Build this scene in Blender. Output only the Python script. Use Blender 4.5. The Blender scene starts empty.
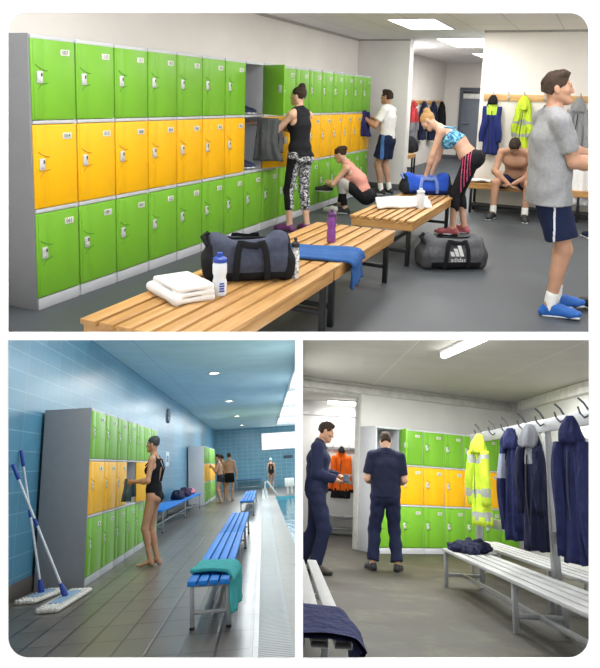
R_EUL = (-0.37206, 0.00783, 0.05924); R_T = (1.12241, 5.20218, 10.28905)
import bpy, bmesh, math, random
import numpy as np
from mathutils import Matrix, Vector
random.seed(7); np.random.seed(7)
SC = bpy.context.scene
COL = SC.collection
PI = math.pi
# ---------------------------------------------------------------- camera and the three rooms
F_PX, P_Y = 680.0, 210.0          # focal length in pixels, row of the principal point
def room_rot(rx, ry, rz):
    cx, sx, cy, sy, cz, sz = math.cos(rx), math.sin(rx), math.cos(ry), math.sin(ry), math.cos(rz), math.sin(rz)
    Ry = np.array([[cy, -sy, 0], [sy, cy, 0], [0, 0, 1]])
    B = np.array([[1, 0, 0], [0, 0, -1], [0, 1, 0]], float)
    P = np.array([[1, 0, 0], [0, cx, -sx], [0, sx, cx]])
    R = np.array([[cz, -sz, 0], [sz, cz, 0], [0, 0, 1]])
    return R @ P @ B @ Ry
RT = {'T': (room_rot(0.16645, -0.41092, 0.03193), np.array([-1.89421, 0.73006, 4.91289])),
      'L': (room_rot(-0.35578, 0.07431, -0.06641), np.array([-2.36685, 4.14167, 7.46287])),
      'R': (room_rot(*R_EUL), np.array(R_T))}
def m4(R, t):
    M = np.eye(4); M[:3, :3] = R; M[:3, 3] = t
    return M
CAMCV = np.linalg.inv(m4(*RT['T']))                 # world = the changing room at the top, standing level
ROOM = {k: Matrix((CAMCV @ m4(*RT[k])).tolist()) for k in RT}
CAMW = Matrix(CAMCV.tolist())
cam = bpy.data.cameras.new('camera'); camo = bpy.data.objects.new('camera', cam); COL.objects.link(camo)
camo.matrix_world = Matrix((CAMCV @ np.diag([1., -1, -1, 1])).tolist())
cam.sensor_fit = 'HORIZONTAL'; cam.sensor_width = 36; cam.lens = 36 * F_PX / 600
cam.shift_y = -(334 - P_Y) / 600; cam.clip_start = .05; cam.clip_end = 200
SC.camera = camo
def at(k, px, py, x=None, y=None, z=None):
    """the point of a room plane that stands at this spot of the photograph"""
    R, t = RT[k]; D = R.T @ np.array([(px - 300) / F_PX, (py - P_Y) / F_PX, 1]); C = -R.T @ t
    a, v = (0, x) if x is not None else (1, y) if y is not None else (2, z)
    return Vector(C + (v - C[a]) / D[a] * D)
def proj(k, X):
    c = RT[k][0] @ np.array(X, float) + RT[k][1]
    return 300 + F_PX * c[0] / c[2], P_Y + F_PX * c[1] / c[2]
# ---------------------------------------------------------------- materials
def lin(c):
    if isinstance(c, str):
        c = tuple(int(c[i:i + 2], 16) / 255 for i in (0, 2, 4))
    return tuple(((v + .055) / 1.055) ** 2.4 if v > .04045 else v / 12.92 for v in c) + (1,)
MATS = {}
class Nt:
    def __init__(s, m):
        s.n = m.node_tree.nodes; s.l = m.node_tree.links; s.b = s.n['Principled BSDF']
    def add(s, t, **kw):
        d = s.n.new(t)
        for k, v in kw.items():
            if k.startswith('i_'): d.inputs[k[2:].replace('_', ' ')].default_value = v
            else: setattr(d, k, v)
        return d
    def link(s, a, b): s.l.new(a, b)
    def ramp(s, fac, stops):
        r = s.add('ShaderNodeValToRGB'); s.link(fac, r.inputs[0])
        e = r.color_ramp.elements
        while len(e) < len(stops): e.new(.5)
        for q, (p, c) in zip(e, stops): q.position = p; q.color = c
        return r.outputs[0]
    def coord(s, scale=(1, 1, 1), rot=(0, 0, 0)):
        tc = s.add('ShaderNodeTexCoord'); mp = s.add('ShaderNodeMapping')
        s.link(tc.outputs['Object'], mp.inputs[0]); mp.inputs['Scale'].default_value = scale; mp.inputs['Rotation'].default_value = rot
        return mp.outputs[0]
    def noise(s, vec, scale, detail=4, rough=.55):
        t = s.add('ShaderNodeTexNoise'); t.inputs['Scale'].default_value = scale; t.inputs['Detail'].default_value = detail
        t.inputs['Roughness'].default_value = rough; s.link(vec, t.inputs['Vector'])
        return t.outputs['Fac']
    def bump(s, h, strength=.3, dist=.01):
        b = s.add('ShaderNodeBump'); b.inputs['Strength'].default_value = strength; b.inputs['Distance'].default_value = dist
        s.link(h, b.inputs['Height']); s.link(b.outputs[0], s.b.inputs['Normal'])
def shade(c, k): return tuple(min(1, v * k) for v in c[:3]) + (1,)
def mat(name, col='808080', rough=.5, metal=0, var=.12, scale=8, bump=0, bscale=60, emit=0, trans=0, spec=None, island=0, coat=0, fold=0):
    if name in MATS: return MATS[name]
    m = bpy.data.materials.new(name); m.use_nodes = True; t = Nt(m); c = lin(col)
    t.b.inputs['Roughness'].default_value = rough; t.b.inputs['Metallic'].default_value = metal
    if spec is not None: t.b.inputs['Specular IOR Level'].default_value = spec
    if coat: t.b.inputs['Coat Weight'].default_value = coat
    v = t.coord()
    out = t.ramp(t.noise(v, scale), [(.3, shade(c, 1 - var)), (.7, shade(c, 1 + var))])
    if island:
        g = t.add('ShaderNodeNewGeometry'); hs = t.add('ShaderNodeHueSaturation'); mr = t.add('ShaderNodeMapRange')
        mr.inputs['To Min'].default_value = 1 - island; mr.inputs['To Max'].default_value = 1 + island
        t.link(g.outputs['Random Per Island'], mr.inputs[0]); t.link(mr.outputs[0], hs.inputs['Value']); t.link(out, hs.inputs['Color']); out = hs.outputs[0]
    t.link(out, t.b.inputs['Base Color'])
    if fold:
        b1 = t.add('ShaderNodeBump'); b1.inputs['Strength'].default_value = fold; b1.inputs['Distance'].default_value = .05
        t.link(t.noise(t.coord((1, 1, .38)), 17, 3, .5), b1.inputs['Height']); t.link(b1.outputs[0], t.b.inputs['Normal'])
    elif bump: t.bump(t.noise(v, bscale, 3), bump, .006)
    if emit:
        t.b.inputs['Emission Color'].default_value = c; t.b.inputs['Emission Strength'].default_value = emit
    if trans: t.b.inputs['Transmission Weight'].default_value = trans
    MATS[name] = m
    return m
def wood(name, c0, c1, axis=1, rough=.45):
    if name in MATS: return MATS[name]
    m = bpy.data.materials.new(name); m.use_nodes = True; t = Nt(m)
    s = [28, 28, 28]; s[axis] = 2.2
    n = t.noise(t.coord(tuple(s)), 1.0, 6, .6)
    g = t.add('ShaderNodeNewGeometry'); mx = t.add('ShaderNodeMath', operation='MULTIPLY_ADD'); mx.inputs[1].default_value = .35; mx.inputs[2].default_value = -.16
    t.link(g.outputs['Random Per Island'], mx.inputs[0]); ad = t.add('ShaderNodeMath', operation='ADD'); t.link(mx.outputs[0], ad.inputs[0]); t.link(n, ad.inputs[1])
    t.link(t.ramp(ad.outputs[0], [(.25, lin(c0)), (.75, lin(c1))]), t.b.inputs['Base Color'])
    t.b.inputs['Roughness'].default_value = rough; t.bump(n, .15, .004)
    MATS[name] = m
    return m
def tiles(name, cols, grout, size, uv, gap=.006, rough=.3, off=0., bump=.25, blotch=.12, spec=.5):
    """square tiles; uv says which two object axes carry the grid"""
    if name in MATS: return MATS[name]
    m = bpy.data.materials.new(name); m.use_nodes = True; t = Nt(m)
    tc = t.add('ShaderNodeTexCoord'); sp = t.add('ShaderNodeSeparateXYZ'); cb = t.add('ShaderNodeCombineXYZ')
    t.link(tc.outputs['Object'], sp.inputs[0]); t.link(sp.outputs[uv[0]], cb.inputs[0]); t.link(sp.outputs[uv[1]], cb.inputs[1])
    b = t.add('ShaderNodeTexBrick', offset=off, squash=1)
    t.link(cb.outputs[0], b.inputs['Vector'])
    b.inputs['Scale'].default_value = 1; b.inputs['Brick Width'].default_value = size[0]; b.inputs['Row Height'].default_value = size[1]
    b.inputs['Mortar Size'].default_value = gap; b.inputs['Mortar Smooth'].default_value = .2
    b.inputs['Color1'].default_value = lin(cols[0]); b.inputs['Color2'].default_value = lin(cols[1]); b.inputs['Mortar'].default_value = lin(grout)
    n = t.noise(tc.outputs['Object'], 2.3, 5)
    mx = t.add('ShaderNodeMix', data_type='RGBA', blend_type='MULTIPLY'); mx.inputs[0].default_value = 1
    t.link(b.outputs['Color'], mx.inputs[6]); t.link(t.ramp(n, [(.3, (1 - blotch,) * 3 + (1,)), (.7, (1 + blotch,) * 3 + (1,))]), mx.inputs[7])
    t.link(mx.outputs[2], t.b.inputs['Base Color'])
    mr = t.add('ShaderNodeMapRange'); mr.inputs['To Min'].default_value = max(.04, rough - .06); mr.inputs['To Max'].default_value = rough + .1
    t.link(n, mr.inputs[0]); t.link(mr.outputs[0], t.b.inputs['Roughness'])
    iv = t.add('ShaderNodeMath', operation='SUBTRACT'); iv.inputs[0].default_value = 1; t.link(b.outputs['Fac'], iv.inputs[1])
    t.bump(iv.outputs[0], bump, .004); t.b.inputs['Specular IOR Level'].default_value = spec
    MATS[name] = m
    return m
def speckle(name, col, dark, light, rough=.4, scale=180, stain=0, stain_col='6a6a48'):
    if name in MATS: return MATS[name]
    m = bpy.data.materials.new(name); m.use_nodes = True; t = Nt(m); v = t.coord()
    a = t.ramp(t.noise(v, scale, 2), [(.35, lin(dark)), (.5, lin(col)), (.65, lin(light))])
    n = t.noise(v, 1.1, 5, .6)
    mx = t.add('ShaderNodeMix', data_type='RGBA', blend_type='MULTIPLY'); mx.inputs[0].default_value = 1
    t.link(a, mx.inputs[6]); t.link(t.ramp(n, [(.35, (.86,) * 3 + (1,)), (.65, (1.08,) * 3 + (1,))]), mx.inputs[7])
    out = mx.outputs[2]
    if stain:
        m2 = t.add('ShaderNodeMix', data_type='RGBA'); t.link(out, m2.inputs[6]); m2.inputs[7].default_value = lin(stain_col)
        t.link(t.ramp(t.noise(v, 1.7, 6, .7), [(.5, (0, 0, 0, 1)), (.72, (stain,) * 3 + (1,))]), m2.inputs[0]); out = m2.outputs[2]
    t.link(out, t.b.inputs['Base Color'])
    mr = t.add('ShaderNodeMapRange'); mr.inputs['To Min'].default_value = rough - .12; mr.inputs['To Max'].default_value = rough + .15
    t.link(n, mr.inputs[0]); t.link(mr.outputs[0], t.b.inputs['Roughness'])
    t.bump(t.noise(v, scale * .7, 2), .08, .003)
    MATS[name] = m
    return m
# ---------------------------------------------------------------- mesh building
def rot_to(d, up=(0, 0, 1)):
    """frame whose z axis runs along d"""
    z = Vector(d).normalized(); u = Vector(up)
    if abs(z.dot(u)) > .99: u = Vector((1, 0, 0))
    x = u.cross(z).normalized(); y = z.cross(x)
    return Matrix((x, y, z)).transposed().to_4x4()
class MB:
    def __init__(s): s.bm = bmesh.new()
    def _put(s, tmp, M, mi):
        off = len(s.bm.verts); vs = [s.bm.verts.new(M @ v.co) for v in tmp.verts]
        tmp.verts.index_update()
        for f in tmp.faces:
            try:
                g = s.bm.faces.new([vs[v.index] for v in f.verts]); g.material_index = mi; g.smooth = True
            except ValueError: pass
        tmp.free()
        return s
    def box(s, c, size, bev=0, mi=0, M=None, seg=2):
        t = bmesh.new(); bmesh.ops.create_cube(t, size=1)
        for v in t.verts: v.co = Vector((v.co.x * size[0], v.co.y * size[1], v.co.z * size[2]))
        if bev:
            bev = min(bev, min(size) * .45)
            bmesh.ops.bevel(t, geom=list(t.edges) + list(t.verts), offset=bev, segments=seg, affect='EDGES', profile=.5)
        return s._put(t, (M or Matrix()) @ Matrix.Translation(c), mi)
    def span(s, lo, hi, bev=0, mi=0, M=None):
        c = [(a + b) / 2 for a, b in zip(lo, hi)]; d = [abs(b - a) for a, b in zip(lo, hi)]
        return s.box(c, d, bev, mi, M)
    def cyl(s, a, b, r0, r1=None, n=16, mi=0):
        a, b = Vector(a), Vector(b); d = b - a; t = bmesh.new()
        bmesh.ops.create_cone(t, cap_ends=True, segments=n, radius1=r0, radius2=r0 if r1 is None else r1, depth=d.length)
        return s._put(t, Matrix.Translation((a + b) / 2) @ rot_to(d), mi)
    def bar(s, a, b, w, h, bev=.002, mi=0, up=(0, 0, 1)):
        a, b = Vector(a), Vector(b); d = b - a; t = bmesh.new(); bmesh.ops.create_cube(t, size=1)
        for v in t.verts: v.co = Vector((v.co.x * w, v.co.y * h, v.co.z * d.length))
        if bev: bmesh.ops.bevel(t, geom=list(t.edges), offset=bev, segments=1, affect='EDGES')
        return s._put(t, Matrix.Translation((a + b) / 2) @ rot_to(d, up), mi)
    def ball(s, c, r, mi=0, M=None, n=16):
        t = bmesh.new(); bmesh.ops.create_uvsphere(t, u_segments=n, v_segments=max(6, n // 2), radius=1)
        r = (r, r, r) if not hasattr(r, '__len__') else r
        return s._put(t, (M or Matrix()) @ Matrix.Translation(c) @ Matrix.Diagonal((r[0], r[1], r[2], 1)), mi)
    def tube(s, pts, r, n=8, mi=0, flat=None, cap=True):
        pts = [Vector(p) for p in pts]; rings = []
        rs = r if hasattr(r, '__len__') else [r] * len(pts); prev = None
        for i, p in enumerate(pts):
            d = (pts[min(i + 1, len(pts) - 1)] - pts[max(i - 1, 0)]).normalized()
            if prev is None:
                u = Vector((0, 0, 1)) if abs(d.z) < .9 else Vector((1, 0, 0))
                if flat is not None: u = Vector(flat)
            else: u = prev
            x = (u - d * u.dot(d)).normalized(); y = d.cross(x); prev = x
            fx, fy = (1, 1) if flat is None else (.22, 1)
            rings.append([s.bm.verts.new(p + x * (math.cos(2 * PI * k / n) * rs[i] * fx) + y * (math.sin(2 * PI * k / n) * rs[i] * fy)) for k in range(n)])
        for a, b in zip(rings, rings[1:]):
            for k in range(n):
                f = s.bm.faces.new((a[k], a[(k + 1) % n], b[(k + 1) % n], b[k])); f.smooth = True; f.material_index = mi
        if cap:
            for q in (rings[0][::-1], rings[-1]):
                f = s.bm.faces.new(q); f.material_index = mi
        return s
    def lathe(s, prof, c=(0, 0, 0), n=24, mi=0, M=None):
        M = M or Matrix(); c = Vector(c); rings = []
        for r, z in prof:
            rings.append([s.bm.verts.new(M @ (c + Vector((r * math.cos(2 * PI * k / n), r * math.sin(2 * PI * k / n), z)))) for k in range(n)])
        for a, b in zip(rings, rings[1:]):
            for k in range(n):
                f = s.bm.faces.new((a[k], a[(k + 1) % n], b[(k + 1) % n], b[k])); f.smooth = True; f.material_index = mi
        for q in (rings[0][::-1], rings[-1]):
            f = s.bm.faces.new(q); f.material_index = mi
        return s
    def quad(s, pts, mi=0):
        f = s.bm.faces.new([s.bm.verts.new(p) for p in pts]); f.material_index = mi
        return s
    def grid(s, rows, mi=0, thick=0):
        """surface through a grid of points, given a thickness along its normals"""
        A = np.array(rows, float); du = np.gradient(A, axis=0); dv = np.gradient(A, axis=1)
        N = np.cross(du, dv); N /= np.linalg.norm(N, axis=2, keepdims=True) + 1e-9
        lay = [A] if not thick else [A + N * thick / 2, A - N * thick / 2]
        V = [[[s.bm.verts.new(p) for p in r] for r in L] for L in lay]
        a, b = A.shape[:2]
        def fc(q):
            f = s.bm.faces.new(q); f.smooth = True; f.material_index = mi
        for k, L in enumerate(V):
            for i in range(a - 1):
                for j in range(b - 1):
                    q = (L[i][j], L[i + 1][j], L[i + 1][j + 1], L[i][j + 1]); fc(q if k == 0 else q[::-1])
        if thick:
            P, Q = V
            for i in range(a - 1):
                fc((P[i][0], Q[i][0], Q[i + 1][0], P[i + 1][0])); fc((P[i + 1][-1], Q[i + 1][-1], Q[i][-1], P[i][-1]))
            for j in range(b - 1):
                fc((P[0][j + 1], Q[0][j + 1], Q[0][j], P[0][j])); fc((P[-1][j], Q[-1][j], Q[-1][j + 1], P[-1][j + 1]))
        return s
    def raw(s, V, Fc, mi=0):
        vs = [s.bm.verts.new(v) for v in V]
        mi = mi if hasattr(mi, '__len__') else [mi] * len(Fc)
        for q, k in zip(Fc, mi):
            try:
                f = s.bm.faces.new([vs[i] for i in q]); f.smooth = True; f.material_index = int(k)
            except ValueError: pass
        return s
    def text(s, body, size, M, mi=0, ext=.0006):
        cu = bpy.data.curves.new('t', 'FONT'); cu.body = body; cu.size = size; cu.align_x = 'CENTER'; cu.align_y = 'CENTER'; cu.extrude = ext; cu.resolution_u = 2
        o = bpy.data.objects.new('t', cu); COL.objects.link(o)
        me = o.evaluated_get(bpy.context.evaluated_depsgraph_get()).to_mesh()
        t = bmesh.new(); t.from_mesh(me)
        bpy.data.objects.remove(o); bpy.data.curves.remove(cu)
        return s._put(t, M, mi)
    def build(s, name, mats, parent=None, M=None, sharp=.7, clip=None):
        if clip is not None:
            for co, no in clip:
                bmesh.ops.bisect_plane(s.bm, geom=list(s.bm.verts) + list(s.bm.edges) + list(s.bm.faces), plane_co=co, plane_no=no, clear_outer=True)
        me = bpy.data.meshes.new(name); s.bm.normal_update(); s.bm.to_mesh(me); s.bm.free()
        for m in (mats if isinstance(mats, (list, tuple)) else [mats]): me.materials.append(m)
        if sharp: me.set_sharp_from_angle(angle=sharp)
        o = bpy.data.objects.new(name, me); COL.objects.link(o)
        if parent is not None: o.parent = parent
        if M is not None:
            if parent is not None: o.matrix_local = M
            else: o.matrix_world = M
        return o
def T3(x, y=None, z=None):
    return Matrix.Translation(Vector((x, y, z)) if y is not None else Vector(x))
def RZ(a): return Matrix.Rotation(a, 4, 'Z')
def tag(o, label, cat, group=None, kind=None):
    if label: o['label'] = label
    if cat: o['category'] = cat
    if group: o['group'] = group
    if kind: o['kind'] = kind
    return o
def thing(name, label, cat, room, loc=(0, 0, 0), rz=0, group=None, M=None):
    o = bpy.data.objects.new(name, None); o.empty_display_size = .1; COL.objects.link(o)
    o.matrix_world = ROOM[room] @ (M if M is not None else T3(loc) @ RZ(rz))
    return tag(o, label, cat, group)
def place(room, loc=(0, 0, 0), rz=0): return ROOM[room] @ T3(loc) @ RZ(rz)
def struct(name, room, mb, mats, clip=None):
    o = mb.build(name, mats, M=ROOM[room].copy(), clip=clip); o['kind'] = 'structure'
    return o
def dup(o, parent=None, M=None):
    c = o.copy(); COL.objects.link(c)
    if parent is not None:
        c.parent = parent; c.matrix_local = o.matrix_local.copy()
    elif M is not None: c.matrix_world = M
    for ch in o.children: dup(ch, c)
    return c
# side of the added divider between the two lower rooms, as a cutting plane in room coordinates
def side_plane(k, px, sign):
    R, t = RT[k]; n = R.T @ np.array([1, 0, -(px - 300) / F_PX]); C = -R.T @ t
    return [(Vector(C), Vector(n * sign))]
CLIP_L, CLIP_R = side_plane('L', 297.5, 1), side_plane('R', 300.5, -1)
# ---------------------------------------------------------------- cutting planes along the panel borders
def row_plane(k, v, sign):
    R, t = RT[k]; n = R.T @ np.array([0, 1, -(v - P_Y) / F_PX]); C = -R.T @ t
    return [(Vector(C), Vector(n * sign))]
CLIP_T = row_plane('T', 336, 1)
CLIP_L = CLIP_L + row_plane('L', 337, -1)
CLIP_R = CLIP_R + row_plane('R', 337, -1)
def depth_plane(k, d):
    R, t = RT[k]; n = R.T @ np.array([0, 0, -1.]); C = R.T @ (np.array([0, 0, d]) - t)
    return [(Vector(C), Vector(n))]
CLIP_T = CLIP_T + depth_plane('T', 2.97); CLIP_L = CLIP_L + depth_plane('L', 2.97); CLIP_R = CLIP_R + depth_plane('R', 2.97)
W_WHITE = mat('matte_white', 'f6f6f6', .9, var=.01)
def camera_pt(px, py, d): return CAMW @ Vector(((px - 300) / F_PX * d, (py - P_Y) / F_PX * d, d))
# added white border plate with three panel openings, no real wall, rounded at its four outer corners
def border_plate():
    d = 2.95; cu = bpy.data.curves.new('f', 'CURVE'); cu.dimensions = '2D'; cu.fill_mode = 'BOTH'; cu.extrude = .004
    def loop(x0, y0, x1, y1, rad):
        pts = []
        for (cx, cy, a0), r in zip(((x1, y0, -90), (x1, y1, 0), (x0, y1, 90), (x0, y0, 180)), rad):
            sx, sy = (-1 if cx == x1 else 1), (-1 if cy == y1 else 1)
            if not r: pts.append((cx, cy)); continue
            for k in range(13):
                a = math.radians(a0 + 90 * k / 12); pts.append((cx + sx * r + r * math.cos(a), cy + sy * r + r * math.sin(a)))
        sp = cu.splines.new('POLY'); sp.points.add(len(pts) - 1); sp.use_cyclic_u = True
        for q, (x, y) in zip(sp.points, pts): q.co = ((x - 300) / F_PX * d, -(y - P_Y) / F_PX * d, 0, 1)
    loop(-160, -160, 760, 830, (0, 0, 0, 0))
    loop(8, 13, 589, 332, (19, 0, 0, 19)); loop(8, 340, 295, 658, (0, 0, 20, 0)); loop(303, 340, 589, 658, (0, 20, 0, 0))
    o = bpy.data.objects.new('f', cu); COL.objects.link(o)
    me = bpy.data.meshes.new_from_object(o.evaluated_get(bpy.context.evaluated_depsgraph_get()))
    bpy.data.objects.remove(o); me.name = 'panel_border'; me.materials.clear(); me.materials.append(W_WHITE)
    w = bpy.data.objects.new('panel_border', me); COL.objects.link(w)
    w.matrix_world = camo.matrix_world @ T3(0, 0, -d); w['kind'] = 'structure'
border_plate()
m = MB()
for a, b in ((297.8, 300.2),):
    P = [camera_pt(x, y, d) for d in (2.96, 34) for x in (a, b) for y in (338, 664)]
    m.raw(P, [(0, 1, 5, 4), (2, 6, 7, 3), (0, 4, 6, 2), (1, 3, 7, 5), (0, 2, 3, 1), (4, 5, 7, 6)])
o = m.build('panel_divider', W_WHITE); o['kind'] = 'structure'  # unseen divider added edge-on between the lower rooms, keeps their light apart

def panel(mb, pts, mi=0): mb.quad(pts, mi)
def area(room, loc, sx, sy, power, col=(1, 1, 1), rot=None, name='lamp_and_fill', shape='RECTANGLE'):  # serves real lamps and added fill lights alike
    l = bpy.data.lights.new(name, 'AREA'); l.shape = shape; l.size = sx; l.size_y = sy; l.energy = power; l.color = col
    o = bpy.data.objects.new(name, l); COL.objects.link(o)
    o.matrix_world = ROOM[room] @ T3(loc) @ (rot or Matrix())
    return o
# ================================================================ TOP: changing room
HC = 2.607; DL = .45
cream = mat('cream_wall_paint', 'e6e1da', .8, var=.03, scale=2, bump=.05, bscale=150)
vinyl = speckle('blue_grey_vinyl', '464b50', '3f4449', '4f5459', .5, 160)
ceil_t = tiles('ceiling_tiles', ('f2f0ee', 'eeecea'), 'd6d4d2', (.6, 1.2), (0, 1), .008, .9, bump=.1, blotch=.02)
dark_skirt = mat('grey_skirting', '55585c', .6)
struct('floor', 'T', MB().quad([(-.46, -4, 0), (5.6, -4, 0), (5.6, 16, 0), (-.46, 16, 0)]), vinyl, CLIP_T)
struct('ceiling', 'T', MB().quad([(-.46, -2, HC), (-.46, 16, HC), (5.6, 16, HC), (5.6, -2, HC)]), ceil_t, CLIP_T)
struct('wall_left', 'T', MB().span((-.56, -2, 0), (-.46, 15.5, HC)), cream, CLIP_T)
PX0 = at('T', 406.3, 120, y=8.1).x
struct('wall_back', 'T', MB().span((-.46, 8.1, 0), (PX0, 8.35, HC), .01), mat('cool_pier_paint', 'e6e4df', .8, var=.03, scale=2))
struct('baseboard_back', 'T', MB().span((-.459, 8.085, 0), (PX0 + .012, 8.1, .1), .004), dark_skirt)
UP = 6.75; PW0 = at('T', 478.2, 120, y=UP).x
struct('wall_right', 'T', MB().span((PW0, UP, 0), (5.6, UP + .15, HC)), cream)
struct('baseboard_right', 'T', MB().span((PW0 - .008, UP - .014, 0), (5.6, UP, .1), .004), dark_skirt)
struct('wall_end', 'T', MB().span((-.46, 15.5, 0), (5.6, 15.6, HC)), cream)
struct('baseboard_end', 'T', MB().span((-.46, 15.486, 0), (5.6, 15.5, .1), .004), dark_skirt)
struct('wall_side', 'T', MB().quad([(5.6, -2, 0), (5.6, -2, HC), (5.6, 15.5, HC), (5.6, 15.5, 0)]), cream, CLIP_T)
struct('trim_1', 'T', MB().span((-.46, -1, HC - .035), (-.44, 8.1, HC - .002)).span((PW0, UP - .02, HC - .03), (5.6, UP, HC - .002)).span((-.46, 8.08, HC - .03), (PX0, 8.1, HC - .002)), mat('ceiling_angle_trim', 'a9a59f', .7))
# grey door in the end wall, with its frame, closer and sign plate
d0, d1 = at('T', 458.3, 120, y=15.47).x, at('T', 481, 120, y=15.47).x; dz = at('T', 465, 87.5, y=15.47).z
dr = MB().span((d0 + .07, 15.46, .01), (d1, 15.5, dz - .07), .006).build('door_1', mat('slate_door', '6d7480', .5, var=.04), M=ROOM['T'].copy()); dr['kind'] = 'structure'
MB().span((d0, 15.44, 0), (d0 + .07, 15.5, dz), .006).span((d0 + .07, 15.44, dz - .07), (d1, 15.5, dz), .006).build('door_frame', mat('slate_frame', '555c66', .5), dr, Matrix())
MB().span((d0 + .1, 15.41, dz - .30), (d0 + .62, 15.455, dz - .16), .008).build('sign_plate', mat('white_plastic', 'ecece8', .4), dr, Matrix())
MB().span((d0 + .095, 15.39, dz - .16), (d0 + .5, 15.455, dz - .1), .01).build('door_closer', mat('dark_metal', '2c2e31', .4), dr, Matrix())
MB().cyl((d0 + .16, 15.46, 1.0), (d0 + .16, 15.40, 1.0), .012).bar((d0 + .16, 15.4, 1.0), (d0 + .30, 15.4, 1.0), .02, .02).build('door_handle', mat('steel', 'b8babd', .3, .9), dr, Matrix())
# recessed light panels
glow = mat('light_diffuser', 'fffdf6', .5, var=0, emit=9)
trimw = mat('light_frame_white', 'e6e6e4', .5)
LP = [((398, 23.1), (447, 25.2), (436, 18.6), 'square ceiling light panel nearest the lockers, its near corner by the wall', .0),
      ((445.5, 42.7), (490, 45), (480, 39.5), 'ceiling light panel at the mouth of the passage, half hidden by the wall', 0),
      ((470, 55.3), (486, 56), (480, 53.5), 'smallest ceiling light sliver deep in the passage', 0)]
def light_panel(cx, cy, sx, sy, label):
    t = thing('ceiling_light', label, 'ceiling light', 'T', (cx, cy, HC), 0, 'recessed ceiling light panels')
    m = MB(); w = .03
    m.span((-sx / 2, -sy / 2, -.012), (-sx / 2 + w, sy / 2, 0)).span((sx / 2 - w, -sy / 2, -.012), (sx / 2, sy / 2, 0)).span((-sx / 2 + w, -sy / 2, -.012), (sx / 2 - w, -sy / 2 + w, 0)).span((-sx / 2 + w, sy / 2 - w, -.012), (sx / 2 - w, sy / 2, 0))
    m.build('frame', trimw, t)
    MB().span((-sx / 2 + w, -sy / 2 + w, -.008), (sx / 2 - w, sy / 2 - w, -.001)).build('diffuser', glow, t)
a = at('T', 398, 23.1, z=HC); b = at('T', 447, 25.2, z=HC); c = at('T', 435.5, 18.6, z=HC); e = at('T', 411, 28.7, z=HC)
light_panel((a.x + b.x) / 2, (a.y + b.y + c.y + e.y) / 4, .66, 1.3, 'bright ceiling light panel out over the changing room')
a = at('T', 445.5, 42.7, z=HC)
light_panel(a.x + .42, a.y + .05, .84, 1.9, 'ceiling light panel partly hidden behind the edge of the coat hook wall')
a = at('T', 475.8, 55, z=HC)
light_panel(a.x + .3, a.y, .6, 1.3, 'small sliver of ceiling light deepest in the passage')
for (x, y, p) in ((1.3, .6, 50), (3.2, 1.2, 34), (1.5, 3.4, 52), (3.6, 4.2, 36), (2.0, 5.6, 34), (.9, 10.6, 70), (1.6, 13.2, 60)):
    area('T', (x, y, HC - .03), .6, 1.2, p * .85, (1, .985, .975))  # area lights without fittings, added for overall brightness
def fill_point(room, loc, power, col=(1, 1, 1), r=.12):  # unseen point light added as fill, no fitting belongs to it
    l = bpy.data.lights.new('fill_light', 'POINT'); l.energy = power; l.color = col; l.shadow_soft_size = r
    o = bpy.data.objects.new('fill_light', l); COL.objects.link(o); o.matrix_world = ROOM[room] @ T3(loc)
for x, y, p in ((3.1, -.7, 40), (4.6, .4, 36), (4.9, 4.2, 30), (.6, -1.0, 20), (-.1, 9.4, 34), (2.7, 7.7, 26)): fill_point('T', (x, y, 2.35), p * 1.35, (.93, .96, 1))  # added fill to lift the ceiling
# ================================================================ LOWER LEFT: pool hall
HL = 3.135; YE = 31.2; YQ = 19.5
CLW = CLIP_L
blue_wall = tiles('blue_wall_tiles', ('4f89a5', '4a829e'), '7aa6b9', (.62, .205), (1, 2), .006, .3, bump=.25, blotch=.12)
far_tiles = tiles('blue_end_tiles', ('649ab0', '5f94ab'), '8db3c2', (.3, .2), (0, 2), .008, .3, bump=.25, blotch=.06)
wet = tiles('wet_grey_tiles', ('625d55', '59554e'), '2f2c28', (.235, .55), (0, 1), .012, .3, bump=.3, blotch=.14)
lblue = mat('pale_blue_ceiling', 'a0c6d2', .65, var=.04, scale=3)
XP = 2.43
struct('wall_pool_left', 'L', MB().span((-.68, -3.4, 0), (-.58, YE, HL)), blue_wall, CLIP_L)
struct('baseboard_pool_left', 'L', MB().span((-.58, -3.4, 0), (-.565, YE, .16), .005), tiles('skirting_tiles', ('5d5752', '57524d'), '45403d', (.62, .4), (1, 2), .006, .35), CLIP_L)
struct('wall_pool_end', 'L', MB().span((-.68, YE, -.6), (6, YE + .1, HL + .6)), far_tiles, CLIP_L)
struct('floor_pool', 'L', MB().quad([(-.6, -4.6, 0), (XP, -4.6, 0), (XP, YE, 0), (-.6, YE, 0)]).quad([(XP, YQ, 0), (6, YQ, 0), (6, YE, 0), (XP, YE, 0)]).quad([(XP, -4.6, 0), (6, -4.6, 0), (6, 2.2, 0), (XP, 2.2, 0)]), wet, CLIP_L)
struct('ceiling_pool', 'L', MB().quad([(-.6, -4, HL), (-.6, YE, HL), (2.8, YE, HL), (2.8, -4, HL)]).quad([(2.8, YE - 1.8, HL), (2.8, YE, HL), (6, YE, HL), (6, YE - 1.8, HL)]).quad([(2.8, -4, HL), (2.8, 6.4, HL), (6, 6.4, HL), (6, -4, HL)]), tiles('blue_ceiling_boards', ('c0e2ec', 'bcdfe9'), 'a8ceda', (4, 1.6), (0, 1), .012, .6, bump=.15, blotch=.05), CLIP_L)
daylight = mat('daylight_glazing', 'fbfdff', .4, var=0, emit=1.4)
wf = mat('white_window_frame', 'dfe7ea', .5)
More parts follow.
